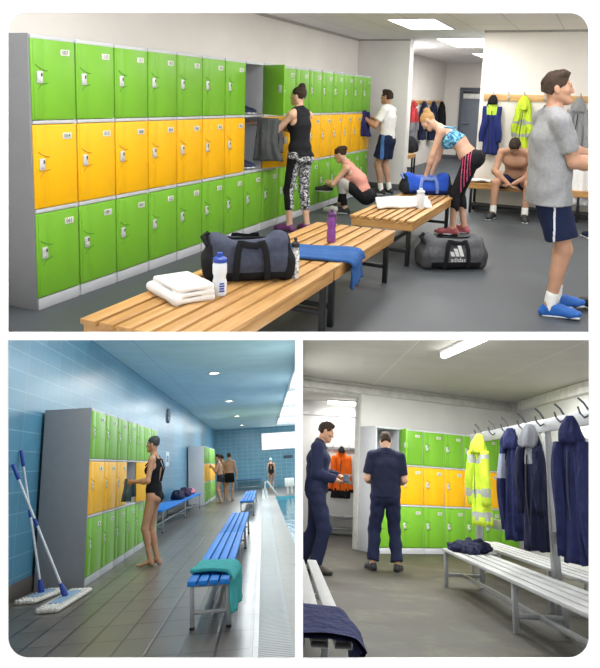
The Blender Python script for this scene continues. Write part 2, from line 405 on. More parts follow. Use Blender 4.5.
sk = MB().quad([(2.8, 6.4, HL + .12), (2.8, YE - 1.8, HL + .12), (6, YE - 1.8, HL + .12), (6, 6.4, HL + .12)]).build('window_1', daylight, M=ROOM['L'].copy(), clip=CLIP_L); sk['kind'] = 'structure'
m = MB().span((2.78, 6.4, HL - .03), (2.83, YE - 1.8, HL + .12))
for y in (6.43, 12., 18., 24., YE - 1.83): m.span((2.8, y - .035, HL - .01), (5, y + .035, HL + .1))
m.build('window_frame', wf, sk, Matrix(), clip=CLIP_L)
w0, w1 = at('L', 262, 449.5, y=YE), at('L', 297, 431.5, y=YE)
wn = MB().quad([(w0.x, YE - .03, w0.z), (w0.x + 2.4, YE - .03, w0.z), (w0.x + 2.4, YE - .03, w1.z - .02), (w0.x, YE - .03, w1.z - .02)]).build('window_2', daylight, M=ROOM['L'].copy(), clip=CLIP_L); wn['kind'] = 'structure'
m = MB(); zt = w1.z - .02
for x in (w0.x, at('L', 291.2, 440, y=YE - .05).x): m.span((x - .03, YE - .07, w0.z), (x + .03, YE, zt))
m.span((w0.x - .03, YE - .08, w0.z - .05), (w0.x + 2.4, YE, w0.z)).span((w0.x - .03, YE - .07, zt), (w0.x + 2.4, YE, zt + .05))
m.build('window_frame', wf, wn, Matrix(), clip=CLIP_L)
# grating strip along the pool, kerb, basin and water
g0, g1 = 1.94, 2.13
grat = tiles('white_grating', ('c2c6c5', 'bbbfbe'), '767e7f', (.6, .045), (0, 1), .012, .5, bump=.5, blotch=.06)
struct('trim_2', 'L', MB().span((1.93, -4.6, 0), (2.16, YE - .1, .012), .003), grat, CLIP_L)
struct('trim_3', 'L', MB().span((2.16, -4.6, 0), (XP, YQ + .6, .009)), mat('pale_pool_kerb', '918f87', .45, var=.1, scale=5), CLIP_L)
pool = tiles('pool_tiles', ('4fb2c6', '49acc1'), '7cc8d6', (.3, .3), (0, 1), .01, .3)
struct('trim_4', 'L', MB().quad([(XP, 2.2, -.5), (6, 2.2, -.5), (6, YQ, -.5), (XP, YQ, -.5)]).quad([(XP, 2.2, -.5), (XP, YQ, -.5), (XP, YQ, 0), (XP, 2.2, 0)]).quad([(XP, YQ, -.5), (6, YQ, -.5), (6, YQ, 0), (XP, YQ, 0)]), pool, CLIP_L)
def water():
    m = bpy.data.materials.new('pool_water'); m.use_nodes = True; t = Nt(m)
    t.b.inputs['Specular IOR Level'].default_value = .25; t.b.inputs['Base Color'].default_value = lin('2aa3c0'); t.b.inputs['Roughness'].default_value = .05; t.b.inputs['Transmission Weight'].default_value = .5; t.b.inputs['IOR'].default_value = 1.33
    t.bump(t.noise(t.coord((1, .4, 1)), 5, 3), .25, .05)
    return m
wo = MB().quad([(XP, 2.2, -.06), (6, 2.2, -.06), (6, YQ, -.06), (XP, YQ, -.06)]).build('pool_water', water(), M=ROOM['L'].copy(), clip=CLIP_L)
wo['kind'] = 'structure'
# downlights in the pool ceiling
for i, (px, py) in enumerate(((214, 373), (229, 401), (237, 416), (242, 425))):
    q = at('L', px, py, z=HL)
    if q.y > YE - .6: q = at('L', px, py + 2, y=YE - .6)
    t = thing('downlight', ('round recessed downlight nearest the camera in the blue pool ceiling', 'second round downlight from the front in the blue ceiling', 'third round downlight from the front in the blue ceiling', 'smallest round downlight, above the far pool wall')[i], 'ceiling light', 'L', (q.x, q.y, HL), 0, 'downlights in the pool ceiling')
    prof = [(.1, 0), (.14, 0), (.145, -.008), (.13, -.016), (.104, -.008)]
    b = MB(); b.lathe(prof[::-1], n=24); b.build('frame', trimw, t)
    MB().lathe([(.0, -.012), (.1, -.009), (.106, -.004), (0, -.002)], n=20).build('diffuser', mat('warm_lamp', 'fff4dc', .5, var=0, emit=14), t)
    area('L', (q.x, q.y, HL - .02), .12, .12, 34, (1, .96, .88), shape='DISK')
for y, p in ((0, 40), (4, 60), (9, 80), (14, 90), (20, 120), (26, 130)): area('L', (1.7, y, HL - .03), 1.2, 1.2, p, (.93, .98, 1))  # extra area lights, no fittings, added to brighten the hall and its far end
fill_point('L', (1.8, -1.6, 2.75), 45, (.95, .98, 1)); fill_point('L', (2.2, -2.6, 2.5), 30, (.95, .98, 1))  # added fill above the view for the near ceiling, not lamps of the hall
# ================================================================ LOWER RIGHT: works locker room
HR = 2.556; WR = 2.964; TH = math.radians(26)
ex, ey = Vector((math.cos(TH), math.sin(TH), 0)), Vector((-math.sin(TH), math.cos(TH), 0))   # along and behind the lockers
def lk(a, b, z=0): return ex * a + ey * b + Vector((0, 0, z))
grey_wall = mat('pale_grey_wall', 'dbdad6', .8, var=.05, scale=1.6, bump=.05, bscale=90)
white_wall = mat('white_panel_wall', 'd8d8d6', .7, var=.03, scale=2)
conc = speckle('stained_concrete', '332f26', '2b2820', '3c382e', .6, 90, .5, '66664c')
struct('floor_works', 'R', MB().quad([(-5.5, -8.6, 0), (WR, -8.6, 0), (WR, 4.5, 0), (-5.5, 4.5, 0)]), conc, CLIP_R)
struct('ceiling_works', 'R', MB().quad([(-5.5, -8.6, HR), (-5.5, 4.5, HR), (WR, 4.5, HR), (WR, -8.6, HR)]), tiles('grey_ceiling_boards', ('b8b6af', 'b4b2ab'), 'cbc9c3', (1.7, 2.9), (0, 1), .008, .85, bump=.1, blotch=.05), CLIP_R)
struct('wall_works_right', 'R', MB().span((WR, -8.6, 0), (WR + .1, 2.2, HR)), white_wall, CLIP_R)
# wall behind the lockers with the doorway at its left
DW = .015                                    # right side of the doorway, along the lockers
BK = .50
Rk = Matrix.Rotation(TH, 4, 'Z')
HD = 2.36
struct('wall_works_back', 'R', MB().span((DW, BK, 0), (3.6, BK + .12, HR), M=Rk).span((-4, BK, HD), (DW, BK + .12, HR), M=Rk), grey_wall, CLIP_R)
struct('baseboard_works_back', 'R', MB().span((DW - .01, BK - .015, 0), (.0, BK, .12), .004, M=Rk), mat('brown_skirting', '6b6257', .6), CLIP_R)
struct('trim_5', 'R', MB().span((-4, BK - .10, HR - .17), (3.35, BK, HR - .06), .012, M=Rk).span((-4, BK - .06, HR - .055), (3.35, BK, HR), .01, M=Rk), mat('pale_trunking', 'c6c4be', .5), CLIP_R)
struct('trim_6', 'R', MB().span((WR - .10, -8.6, HR - .16), (WR, 1.6, HR), .012), mat('white_trunking', 'dcdbd8', .5), CLIP_R)
struct('trim_7', 'R', MB().span((DW - .02, BK - .012, 0), (DW + .012, BK + .13, HD + .02), .006, M=Rk).span((-4, BK - .012, HD - .02), (DW, BK + .13, HD + .03), .006, M=Rk), mat('grey_door_lining', 'bdbcb7', .6), CLIP_R)
# room beyond the doorway
struct('wall_works_far', 'R', MB().span((-5.5, 3.6, 0), (WR, 3.7, HR)), mat('far_white_wall', 'dedddb', .7, var=.02), CLIP_R)
struct('trim_8', 'R', MB().span((-5.5, 3.56, HR - .30), (1.0, 3.6, HR - .22), .01), mat('white_trunking', 'dcdbd8', .5), CLIP_R)
tubem = mat('tube_glow', 'fffffa', .5, var=0, emit=11)
def tube_light(room, a, b, label, pw=34):
    a, b = Vector(a), Vector(b); mid = (a + b) / 2; L = (b - a).length; an = math.atan2((b - a).y, (b - a).x)
    t = thing('tube_light', label, 'ceiling light', room, mid, an, 'fluorescent tube lights')
    MB().span((-L / 2, -.05, -.035), (L / 2, .05, 0), .01).build('fitting', trimw, t)
    MB().tube([(-L / 2 + .02, 0, -.055), (-L / 2 + .03, 0, -.06), (L / 2 - .03, 0, -.06), (L / 2 - .02, 0, -.055)], [.02, .038, .038, .02], 12).build('tube', tubem, t)
    MB().span((-L / 2, -.042, -.09), (-L / 2 + .03, .042, 0), .01).span((L / 2 - .03, -.042, -.09), (L / 2, .042, 0), .01).build('end_cap', trimw, t)
    area(room, mid + Vector((0, 0, -.11)), L * .9, .08, pw, (1, 1, .97), RZ(an))
a, b = at('R', 443, 355, z=HR - .05), at('R', 486, 336, z=HR - .05)
tube_light('R', (a.x, a.y, HR), (b.x, b.y, HR), 'long white tube light on the grey ceiling of the works locker room')
a = at('R', 325, 404, z=HR - .05); b = at('R', 357, 407.5, z=HR - .05)
tube_light('R', (a.x, min(a.y, 3.2), HR), (b.x, min(b.y, 3.2) + .02, HR), 'white tube light beyond the open doorway', 18)
for (x, y, p) in ((-.2, -1.6, 85), (1.6, -1.2, 85), (-.3, -4.6, 36), (1.6, -5.2, 26), (-1.6, 2.2, 9)): area('R', (x, y, HR - .06), 1.2, .3, p, (1, 1, .97))  # fill area lights added under the ceiling, no fittings built
fill_point('R', (.0, -5.6, 2.2), 26)  # added unseen fill, not a lamp of this room
# ---------------------------------------------------------------- world: white daylight outside the rooms
w = bpy.data.worlds.new('world'); SC.world = w; w.use_nodes = True
bg = w.node_tree.nodes['Background']; bg.inputs[0].default_value = (1, 1, 1, 1); bg.inputs[1].default_value = 1.12
SC.view_settings.view_transform = 'Standard'; SC.view_settings.look = 'None'; SC.view_settings.exposure = 0
# ================================================================ lockers
GREEN = mat('green_locker_plastic', '70ac2c', .42, var=.04, scale=3, spec=.35); GREEN_D = mat('green_groove', '3f7a1c', .5)
YEL = mat('yellow_locker_plastic', 'ecb006', .42, var=.04, scale=3, spec=.35); YEL_D = mat('yellow_groove', 'a87408', .5)
SHELL = mat('grey_locker_shell', 'b9bbbf', .5, var=.03); ENDP = mat('grey_end_panel', '7a7b7d', .55, var=.03); INNER = mat('lavender_grey_inside', 'a9adb8', .6)
ENDD = mat('dark_end_panel', '888c90', .55, var=.04)
LOCKM = mat('silver_lock', 'c9cac8', .35, .3); SLOT = mat('dark_slot', '3a3a3a', .5); PLATE = mat('number_plate_white', 'cfd2c6', .5); INK = mat('ink', '22262a', .6)
ROWS = [(.092, .705), (.742, 1.335), (1.368, 1.924)]
def locker(room, along, pw, H, D, nums, label, group, M, opened={}, ends=(None, None), detail=True):
    """one three-tier column; x points out of its front, y along the row"""
    s = H / 1.95
    t = thing('locker', label, 'locker', room, group=group, M=M @ T3(0, along, 0))
    m = MB(); th = .014; B = -.012
    m.span((-D, 0, 0), (B, th, H)).span((-D, pw - th, 0), (B, pw, H)).span((-D, th, 0), (-D + .012, pw - th, H), mi=1)
    m.span((-D + .012, th, H - .03), (B + .012, pw - th, H), .003).span((-D + .012, th, 0), (B + .012, pw - th, ROWS[0][0] * s - .006), .003)
    for (a, b) in ((ROWS[0][1], ROWS[1][0]), (ROWS[1][1], ROWS[2][0])): m.span((-D + .012, th, a * s + .004), (B + .014, pw - th, b * s - .004), .004)
    for y0, e in ((0, ends[0]), (pw - .006, ends[1])):
        if e: m.span((-D - .004, y0 - (.008 if y0 == 0 else 0), 0), (B + .008, y0 + .008 + (.006 if y0 else 0), H + .004), .003, mi=2)
    mt = [SHELL, INNER] + ([ends[0] or ends[1]] if any(ends) else [])
    m.build('carcass', mt, t)
    for r, (z0, z1) in enumerate(ROWS):
        z0, z1 = z0 * s, z1 * s; h = z1 - z0; w = pw - .014; g, gd = (GREEN, GREEN_D) if r != 1 else (YEL, YEL_D)
        d = MB(); d.span((-.012, -w, 0), (.004, 0, h), .005)
        d.box((.003, -w * .86, h / 2), (.012, w * .2, h - .012), .006, 0)
        d.box((.002, -w * .36, h / 2), (.008, w * .68, h - .02), .004, 0)
        pt = lambda u, v, o=.009: (o if u < .25 else .006, -w * (1 - u), h * v)
        d.tube([pt(.08, .685), pt(.14, .655), pt(.2, .635), pt(.26, .622), pt(.36, .612)], .0035, 6, 1)
        d.tube([pt(.12, .38), pt(.17, .42), pt(.24, .45), pt(.36, .46)], .003, 6, 1)
        an = opened.get(r, 0)
        do = d.build('door', [g, gd], t, T3(0, pw - .007, z0) @ RZ(an))
        if not detail: continue
        hy, hz = -w * .84, h * .53
        k = MB(); k.box((.014, hy, hz), (.012, .052, .085), .005).cyl((.019, hy + .006, hz - .02), (.024, hy + .006, hz - .02), .012, n=12); k.box((.0205, hy + .012, hz + .018), (.003, .014, .026), .001, 1)
        k.box((-.016, hy, hz), (.012, .05, .085), .004); k.build('lock', [LOCKM, SLOT], do)
        if nums:
            p = MB(); py, pz = -w * .24, h * .855
            p.box((.0085, py, pz), (.004, w * .21, h * .078), .0018)
            p.text(nums[r], h * .072, T3(.0108, py, pz) @ Matrix(((0, 0, 1, 0), (1, 0, 0, 0), (0, 1, 0, 0), (0, 0, 0, 1))), 1)
            p.build('number_plate', [PLATE, INK], do)
    return t
ORD = 'first second third fourth fifth sixth seventh eighth ninth tenth eleventh twelfth thirteenth fourteenth fifteenth sixteenth seventeenth'.split()
def hinge_angle(room, M, along, pw, z, target_px, lo=60, hi=178):
    best = None
    for a in np.linspace(lo, hi, 240):
        r = math.radians(a); w = pw - .014
        X = M @ Vector((math.sin(r) * w, along + pw - .007 - math.cos(r) * w, z)); e = abs(proj(room, X)[0] - target_px)
        if best is None or e < best[0]: best = (e, r)
    return best[1]
PWT = .441
NT = ['061 064 007', '081 015 110', '041 068 117', '122 064 103', '131 066 125'] + ['%d%d%d %d%d%d %d%d%d' % (1, 3 + i // 5, (i * 3) % 10, 0, 6 + i // 6, (i * 7 + 2) % 10, 1, i // 4, (i * 3 + 4) % 10) for i in range(12)]
aT = hinge_angle('T', Matrix(), 7 * PWT, PWT, 1.9, 284, 60, 170)
for i in range(17):
    lab = ('end locker column with the wide grey side panel, green and yellow doors' if i == 0 else
           'green and yellow locker column standing open, doors swung out, beside woman in black vest' if i == 7 else
           'last green and yellow locker column, at the back wall beside man in white shirt' if i == 16 else
           'green and yellow locker column, %s from the grey end panel' % ORD[i])
    locker('T', i * PWT, PWT, 1.95, DL, NT[i].split(), lab, 'changing room lockers', Matrix(), {2: aT, 1: 2.8} if i == 7 else {}, (ENDP if i == 0 else None, ENDP if i == 16 else None))
# pool hall: seven columns, then a second bank further down the wall
PWL = 5.38 / 7
for i in range(7):
    lab = ('pool locker column with the broad dark grey end panel beside the mops' if i == 0 else 'pool locker column with its yellow door open, in front of the swimmer' if i == 3 else
           'last column of the near pool locker bank, partly behind the swimmer' if i == 6 else 'pool locker column, %s from the dark grey end panel' % ORD[i])
    locker('L', i * PWL, PWL, 1.9, .54, ['0%d1' % i, '0%d4' % i, '0%d7' % i], lab, 'near bank of pool lockers', Matrix(), {1: 2.95} if i == 3 else {}, (ENDD if i == 0 else None, ENDD if i == 6 else None))
Y2 = 16.5; X2 = 0.; ZT = 1.9
for i in range(3):
    locker('L', Y2 + i * 1.9, 1.9, ZT, .54, None, ('pale grey ended locker column of the far pool bank', 'middle locker column of the far pool bank, behind bathers', 'furthest locker column of the far pool bank, in the corner')[i], 'far bank of pool lockers', T3(X2, 0, 0), {}, (SHELL if i == 0 else None, None))
# works locker room
MR = Matrix.Translation((0, 0, 0)) @ RZ(TH - PI / 2)
edges_px = [376, 400, 423.5, 444.5, 464.5, 483, 500, 517]
def along_at(px):
    q = at('R', px, 500, z=0); R, t = RT['R']; C = Vector(-R.T @ t); D = q - C
    s = -(C.dot(ey)) / D.dot(ey); return (C + D * s).dot(ex)
al = [along_at(p) for p in edges_px]
for i in range(7):
    pw = al[i + 1] - al[i]
    lab = ('works locker column standing open behind the man in navy polo' if i == 0 else 'works locker column nearest the coats, at the far end' if i == 6 else 'green and yellow works locker column, %s from the open one' % ORD[i])
    locker('R', al[i], pw, 1.854, .48, ['0%d2' % i, '0%d5' % i, '0%d8' % i], lab, 'works lockers', MR, {2: hinge_angle('R', MR, al[0], pw, 1.8, 407, 60, 140)} if i == 0 else {}, (SHELL if i == 0 else None, None))
# ================================================================ benches
PINE = wood('pine_slats', 'a87a42', 'd2a468'); PINE_X = wood('pine_slats_across', 'a87a42', 'd2a468', 0)
BLACKM = mat('black_steel', '1d1e20', .45, .3); GREYM = mat('grey_steel_tube', '9b9d9f', .4, .5)
def wood_bench(room, x0, x1, y0, y1, n, legs_y, label, clip=None, group=None, hb=.46, apron=.075):
    t = thing('bench', label, 'bench', room, (0, 0, 0), 0, group)
    w = (x1 - x0); sw = w / n; m = MB()
    for i in range(n): m.span((x0 + i * sw + (.012 if i else 0), y0, hb - .028), (x0 + (i + 1) * sw - (.012 if i < n - 1 else 0), y1, hb), .004)
    m.build('seat', PINE, t, clip=clip)
    m = MB()
    for x in (x0 + .012, x1 - .032): m.span((x, y0 + .012, hb - .028 - apron), (x + .02, y1 - .012, hb - .028), .003)
    m.build('apron', PINE, t, clip=clip)
    for y in (y0 + .012, y1 - .032): MB().span((x0 + .032, y, hb - .028 - apron), (x1 - .032, y + .02, hb - .028), .003).build('end_rail', PINE_X, t, clip=clip)
    for y in legs_y:
        for x in (x0 + .06, x1 - .06): MB().span((x - .02, y - .02, 0), (x + .02, y + .02, hb - .03), .003).build('leg', BLACKM, t, clip=clip)
        MB().span((x0 + .08, y - .014, .13), (x1 - .08, y + .014, .165), .003).span((x0 + .04, y - .018, hb - .055), (x1 - .04, y + .018, hb - .029), .002).build('crossbar', BLACKM, t, clip=clip)
    MB().span(((x0 + x1) / 2 - .014, legs_y[0], .135), ((x0 + x1) / 2 + .014, legs_y[-1], .163), .003).build('stretcher', BLACKM, t, clip=clip)
    return t
GB = 'pine benches down the changing room'
wood_bench('T', 1.302, 2.045, -1.02, .628, 7, (-.5, .56), 'nearest long slatted pine bench carrying the navy holdall', CLIP_T, GB)
wood_bench('T', 1.302, 2.045, .636, 2.10, 7, (.72, 2.03), 'pine bench with purple bottle and draped blue towel, next behind the holdall bench', CLIP_T, GB)
wood_bench('T', 1.425, 2.06, 2.64, 4.62, 8, (2.72, 4.5), 'pine bench with white towel and blue kit bag, by bending woman', None, GB)
# bench along the coat hook wall and bench in the passage
b0 = at('T', 477.5, 203, z=0)
wood_bench('T', PW0 + .02, 5.2, UP - .42, UP - .04, 4, (UP - .3,), 'x', None, None) if 0 else None
def wall_bench(room, M, L, dpt, hb, label, legs, n=3):
    t = thing('bench', label, 'bench', room, M=M); m = MB(); sw = dpt / n
    for i in range(n): m.span((0, i * sw + .006, hb - .03), (L, (i + 1) * sw - .006, hb), .004)
    m.build('seat', PINE_X, t)
    MB().span((.02, .01, hb - .085), (L - .02, .03, hb - .03), .003).build('apron', PINE_X, t)
    for x in legs:
        for y in (.05, dpt - .05): MB().span((x - .018, y - .018, 0), (x + .018, y + .018, hb - .03), .003).build('leg', BLACKM, t)
        MB().span((x - .014, .07, .09), (x + .014, dpt - .07, .125), .003).build('crossbar', BLACKM, t)
    MB().span((legs[0], .05, .09), (legs[-1], .075, .125), .003).build('stretcher', BLACKM, t)
    return t
wall_bench('T', T3(PW0 - .02, UP - .45, 0), 3.2, .42, .44, 'pine wall bench under the coat hooks with seated man', (.06, 1.5, 3.1))
pb0, pb1 = at('T', 407, 168, z=.44), at('T', 439, 155, z=.44)
wall_bench('T', T3(-.46, 0, 0) @ T3(.44, 8.6, 0) @ RZ(PI / 2), pb1.y - 8.6, .42, .44, 'long pine bench in the passage with dark bags', (.1, 2.4, pb1.y - 8.7))
# blue slatted pool benches
BLUE = mat('blue_bench_slats', '1d74c6', .6, var=.08, scale=6, island=.06, spec=.2); BLUE_D = mat('dark_blue_slats', '2a6aa8', .4)  # second blue is the darker own colour of the far end bench
def pool_bench(room, x0, x1, y0, y1, hb, label, legs, n=4, mt=None, group='blue pool benches', foot_y=None):
    t = thing('pool_bench', label, 'bench', room, (0, 0, 0), 0, group); m = MB(); sw = (x1 - x0) / n
    mid = (y0 + y1) / 2
    for i in range(n):
        for a, b in ((y0, mid - .012), (mid + .012, y1)): m.span((x0 + i * sw + .006, a, hb - .035), (x0 + (i + 1) * sw - .006, b, hb), .006)
    m.build('seat', mt or BLUE, t)
    for y in legs:
        for x in (x0 + .025, x1 - .025):
            l = MB().span((x - .016, y - .016, .01), (x + .016, y + .016, hb - .035), .003).build('leg', GREYM, t)
            MB().span((x - .02, y - .02, 0), (x + .02, y + .02, .02), .004).build('foot_cap', BLACKM, l)
        MB().span((x0 + .03, y - .014, .10), (x1 - .03, y + .014, .128), .003).span((x0 + .01, y - .016, hb - .065), (x1 - .01, y + .016, hb - .036), .003).build('crossbar', GREYM, t)
    MB().span(((x0 + x1) / 2 - .014, legs[0], .10), ((x0 + x1) / 2 + .014, legs[-1], .128), .003).build('stretcher', GREYM, t)
    return t
pool_bench('L', 1.40, 1.725, -2.78, 5.2, .35, 'long blue slatted bench in the middle of the wet floor under teal towel', (-2.6, 0, 2.6, 5.0))
pool_bench('L', 1.41, 1.76, 9.4, 16.6, .36, 'smaller blue slatted bench behind the long one, towards the far wall', (9.6, 16.4))
y0w, y1w = at('L', 164, 515, z=.4), at('L', 195, 493, z=.4)
pool_bench('L', -.5, .0, 6.2, 15.2, .43, 'blue bench against the tiled wall holding bags between the locker banks', (6.4, 10.6, 14.9))
q0, q1 = at('L', 236, 480, y=YE - .5), at('L', 262, 480, y=YE - .5)
pool_bench('L', q0.x, q1.x + .02, YE - .7, YE - .2, q0.z, 'dark blue bench against the far end wall', (YE - .6, YE - .3), 2, BLUE_D)
# works room: white slatted bench on the left, cloakroom bench with coat rail on the right
WSL = mat('white_grey_slats', 'a5a6a6', .5, var=.06, scale=5, island=.04)
def slat_bench(room, x0, x1, y0, y1, hb, label, legs, n=4, clip=None, group=None, extra=None):
    t = thing('slatted_bench', label, 'bench', room, (0, 0, 0), 0, group); m = MB(); sw = (x1 - x0) / n
    for i in range(n): m.span((x0 + i * sw + .014, y0, hb - .03), (x0 + (i + 1) * sw - .014, y1, hb), .005)
    m.build('seat', WSL, t, clip=clip)
    for y in legs:
        for x in (x0 + .03, x1 - .03): MB().span((x - .02, y - .02, 0), (x + .02, y + .02, hb - .03), .003).build('leg', GREYM, t, clip=clip)
        MB().span((x0 + .04, y - .016, .1), (x1 - .04, y + .016, .135), .003).span((x0 + .01, y - .018, hb - .06), (x1 - .01, y + .018, hb - .031), .003).build('crossbar', GREYM, t, clip=clip)
    MB().span(((x0 + x1) / 2 - .016, legs[0], .1), ((x0 + x1) / 2 + .016, legs[-1], .135), .003).build('stretcher', GREYM, t, clip=clip)
    return t
HBR = .37
slat_bench('R', -1.66, -1.135, -8.22, -4.9, HBR, 'white slatted bench at the lower left, navy garment over its near end', (-8.0, -6.5, -5.0), 5, CLIP_R)
CB = slat_bench('R', .352, .80, -7.1, -3.0, HBR, 'white slatted cloakroom bench with grey coat rail, crumpled navy cloth on it', (-7.0, -5.44, -3.1), 4)
slat_bench('R', 1.02, 1.42, -7.0, -1.6, HBR, 'white slatted bench behind the coat rail, facing the right wall', (-6.9, -4.4, -1.7), 4)
XR = .86
ra, rb = at('R', 480, 437.7, x=XR), at('R', 589, 408, x=XR); la, lb = at('R', 474.7, 517, x=XR), at('R', 589, 537, x=XR)
zu = (ra.z + rb.z) / 2 - .045; zl = (la.z + lb.z) / 2 - .04
pe, pm = at('R', 479, 520, x=XR).y, at('R', 552.5, 520, x=XR).y
ye, yn = pe + .12, rb.y - .9
for y in (pe, pm): MB().span((XR - .03, y - .045, 0), (XR + .03, y + .045, zu + .06), .006).build('post', GREYM, CB)
MB().span((XR - .038, yn, zu - .05), (XR - .012, ye, zu + .06), .006).build('coat_rail', GREYM, CB)
MB().span((XR - .036, yn, zl - .05), (XR - .01, ye, zl + .05), .006).build('back_rail', GREYM, CB)
HOOKS_R = []
for px, py in ((480, 437), (494, 433), (507, 429), (524, 424), (542, 418), (562, 414), (586, 406)):
    q = at('R', px, py, x=XR - .05); y = q.y; HOOKS_R.append(y)
    MB().tube([(XR - .035, y, zu + .02), (XR - .07, y, zu + .0), (XR - .10, y, zu + .03), (XR - .115, y, zu + .08)], .008, 8).tube([(XR - .035, y, zu + .06), (XR - .06, y + .01, zu + .11), (XR - .10, y + .02, zu + .15)], .009, 8).build('hook', mat('dark_steel_hook', '5d5f62', .35, .7), CB)
# ================================================================ people: one continuous skin grown around a posed skeleton
def V(*a): return np.array(a, float)
def nrm(v): return v / (np.linalg.norm(v) + 1e-9)
def smin(a, b, k):
    if k <= 0: return np.minimum(a, b)
    h = np.clip(.5 + .5 * (b - a) / k, 0, 1)
    return b + (a - b) * h - k * h * (1 - h)
class Sdf:
    """a soft union of tapered limbs and ovals, meshed as one surface"""
    def __init__(s): s.p = []; s.cut = []; s.disp = None
    def cone(s, a, b, ra, rb, k=.025, lat=None, fa=1., fb=1., pc=None):
        """limb from a to b; lat = direction along which it is wider, by fa at a and fb at b"""
        a, b = V(*a), V(*b); R = max(ra * max(fa, 1), rb * max(fb, 1))
        s.p.append((np.minimum(a, b) - R, np.maximum(a, b) + R, k, ('c', a, b, ra, rb, None if lat is None else nrm(V(*lat)), fa, fb), pc))
        return s
    def oval(s, c, r, k=.02, axes=None):
        c = V(*c); A = np.eye(3) if axes is None else np.array([nrm(V(*x)) for x in axes]); R = max(r)
        s.p.append((c - R, c + R, k, ('o', c, V(*r), A), None))
        return s
    def block(s, c, h, rad=.02, k=.02, axes=None):
        c = V(*c); A = np.eye(3) if axes is None else np.array([nrm(V(*x)) for x in axes]); R = float(np.linalg.norm(h))
        s.p.append((c - R, c + R, k, ('b', c, V(*h), A, rad), None))
        return s
    def half(s, c, n): s.cut.append(('h', V(*c), nrm(V(*n)))); return s          # removes the side n points to
    def hole(s, a, b, r): s.cut.append(('s', V(*a), V(*b), r)); return s
    @staticmethod
    def dist(q, P):
        if q[0] == 'c':
            _, a, b, ra, rb, lat, fa, fb = q; ba = b - a; L2 = ba @ ba + 1e-12
            t = np.clip(((P - a) @ ba) / L2, 0, 1); o = P - a - t[..., None] * ba; r = ra + (rb - ra) * t
            if lat is None: return np.sqrt((o * o).sum(-1)) - r
            l = o @ lat; f = fa + (fb - fa) * t; rest = np.maximum((o * o).sum(-1) - l * l, 0)
            return (np.sqrt((l / (r * f)) ** 2 + rest / (r * r)) - 1) * np.minimum(r, r * f)
        if q[0] == 'o':
            d = ((P - q[1]) @ q[3].T) / q[2]; n = np.sqrt((d * d).sum(-1)); return (n - 1) * q[2].min()
        d = np.abs((P - q[1]) @ q[3].T) - (q[2] - q[4])
        return np.sqrt((np.maximum(d, 0) ** 2).sum(-1)) + np.minimum(d.max(-1), 0) - q[4]
    def mesh(s, h):
        lo = np.min([p[0] for p in s.p], 0) - 3 * h; hi = np.max([p[1] for p in s.p], 0) + 3 * h
        n = np.ceil((hi - lo) / h).astype(int) + 1; ax = [lo[i] + h * np.arange(n[i]) for i in range(3)]
        D = np.full(n, .3); mg = .05
        for a, b, k, q, pc in s.p:
            i0 = np.clip(((a - mg - lo) / h).astype(int), 0, n - 1); i1 = np.clip(((b + mg - lo) / h).astype(int) + 2, 1, n)
            sl = tuple(slice(x, y) for x, y in zip(i0, i1))
            P = np.stack(np.meshgrid(*[ax[i][sl[i]] for i in range(3)], indexing='ij'), -1)
            d = s.dist(q, P)
            if pc is not None: d = np.maximum(d, (P - pc[0]) @ pc[1])
            D[sl] = smin(D[sl], d, k)
        if s.cut or s.disp:
            P = np.stack(np.meshgrid(*ax, indexing='ij'), -1)
            if s.disp: D = D + s.disp(P)
            for c in s.cut:
                if c[0] == 'h': D = np.maximum(D, (P - c[1]) @ c[2])
                else: D = np.maximum(D, -s.dist(('c', c[1], c[2], c[3], c[3], None, 1, 1), P))
        return surface_net(D, lo, h)
def surface_net(D, lo, h):
    I = D < 0; n = np.array(D.shape); acc = np.zeros(tuple(n - 1) + (3,)); cnt = np.zeros(tuple(n - 1))
    for ax in range(3):
        o = [a for a in range(3) if a != ax]
        for u in (0, 1):
            for v in (0, 1):
                s0 = [None] * 3; s1 = [None] * 3
                s0[ax] = slice(0, n[ax] - 1); s1[ax] = slice(1, n[ax])
                for w, t in ((o[0], u), (o[1], v)): s0[w] = s1[w] = slice(t, n[w] - 1 + t)
                a, b = D[tuple(s0)], D[tuple(s1)]; m = (a < 0) != (b < 0); t = np.where(m, a / np.where(m, a - b, 1), 0)
                cnt += m; acc[..., ax] += t * m; acc[..., o[0]] += u * m; acc[..., o[1]] += v * m
    act = cnt > 0; idx = -np.ones(act.shape, int); idx[act] = np.arange(act.sum())
    base = np.argwhere(act); Vt = lo + h * (base + acc[act] / cnt[act][:, None])
    faces = []
    for ax in range(3):
        o = [(ax + 1) % 3, (ax + 2) % 3]; a = np.take(I, range(n[ax] - 1), ax); b = np.take(I, range(1, n[ax]), ax)
        e = np.argwhere(a != b); ok = (e[:, o[0]] > 0) & (e[:, o[1]] > 0) & (e[:, o[0]] < n[o[0]] - 1) & (e[:, o[1]] < n[o[1]] - 1); e = e[ok]
        if not len(e): continue
        fl = a[tuple(e.T)]; q = []
        for du, dv in ((-1, -1), (0, -1), (0, 0), (-1, 0)):
            c = e.copy(); c[:, o[0]] += du; c[:, o[1]] += dv; q.append(idx[tuple(c.T)])
        q = np.stack(q, 1); q = np.where(fl[:, None], q, q[:, ::-1]); faces.append(q[(q >= 0).all(1)])
    return Vt, np.concatenate(faces)
def wrinkle(amp, f=18., sd=0):
    r = np.random.RandomState(sd); W = r.randn(5, 3) * f; ph = r.rand(5) * 6.28
    def fn(P): return amp * sum(np.sin(P @ w + p + 1.5 * np.sin(P @ w[::-1] * .5)) for w, p in zip(W, ph)) / 2.4
    return fn
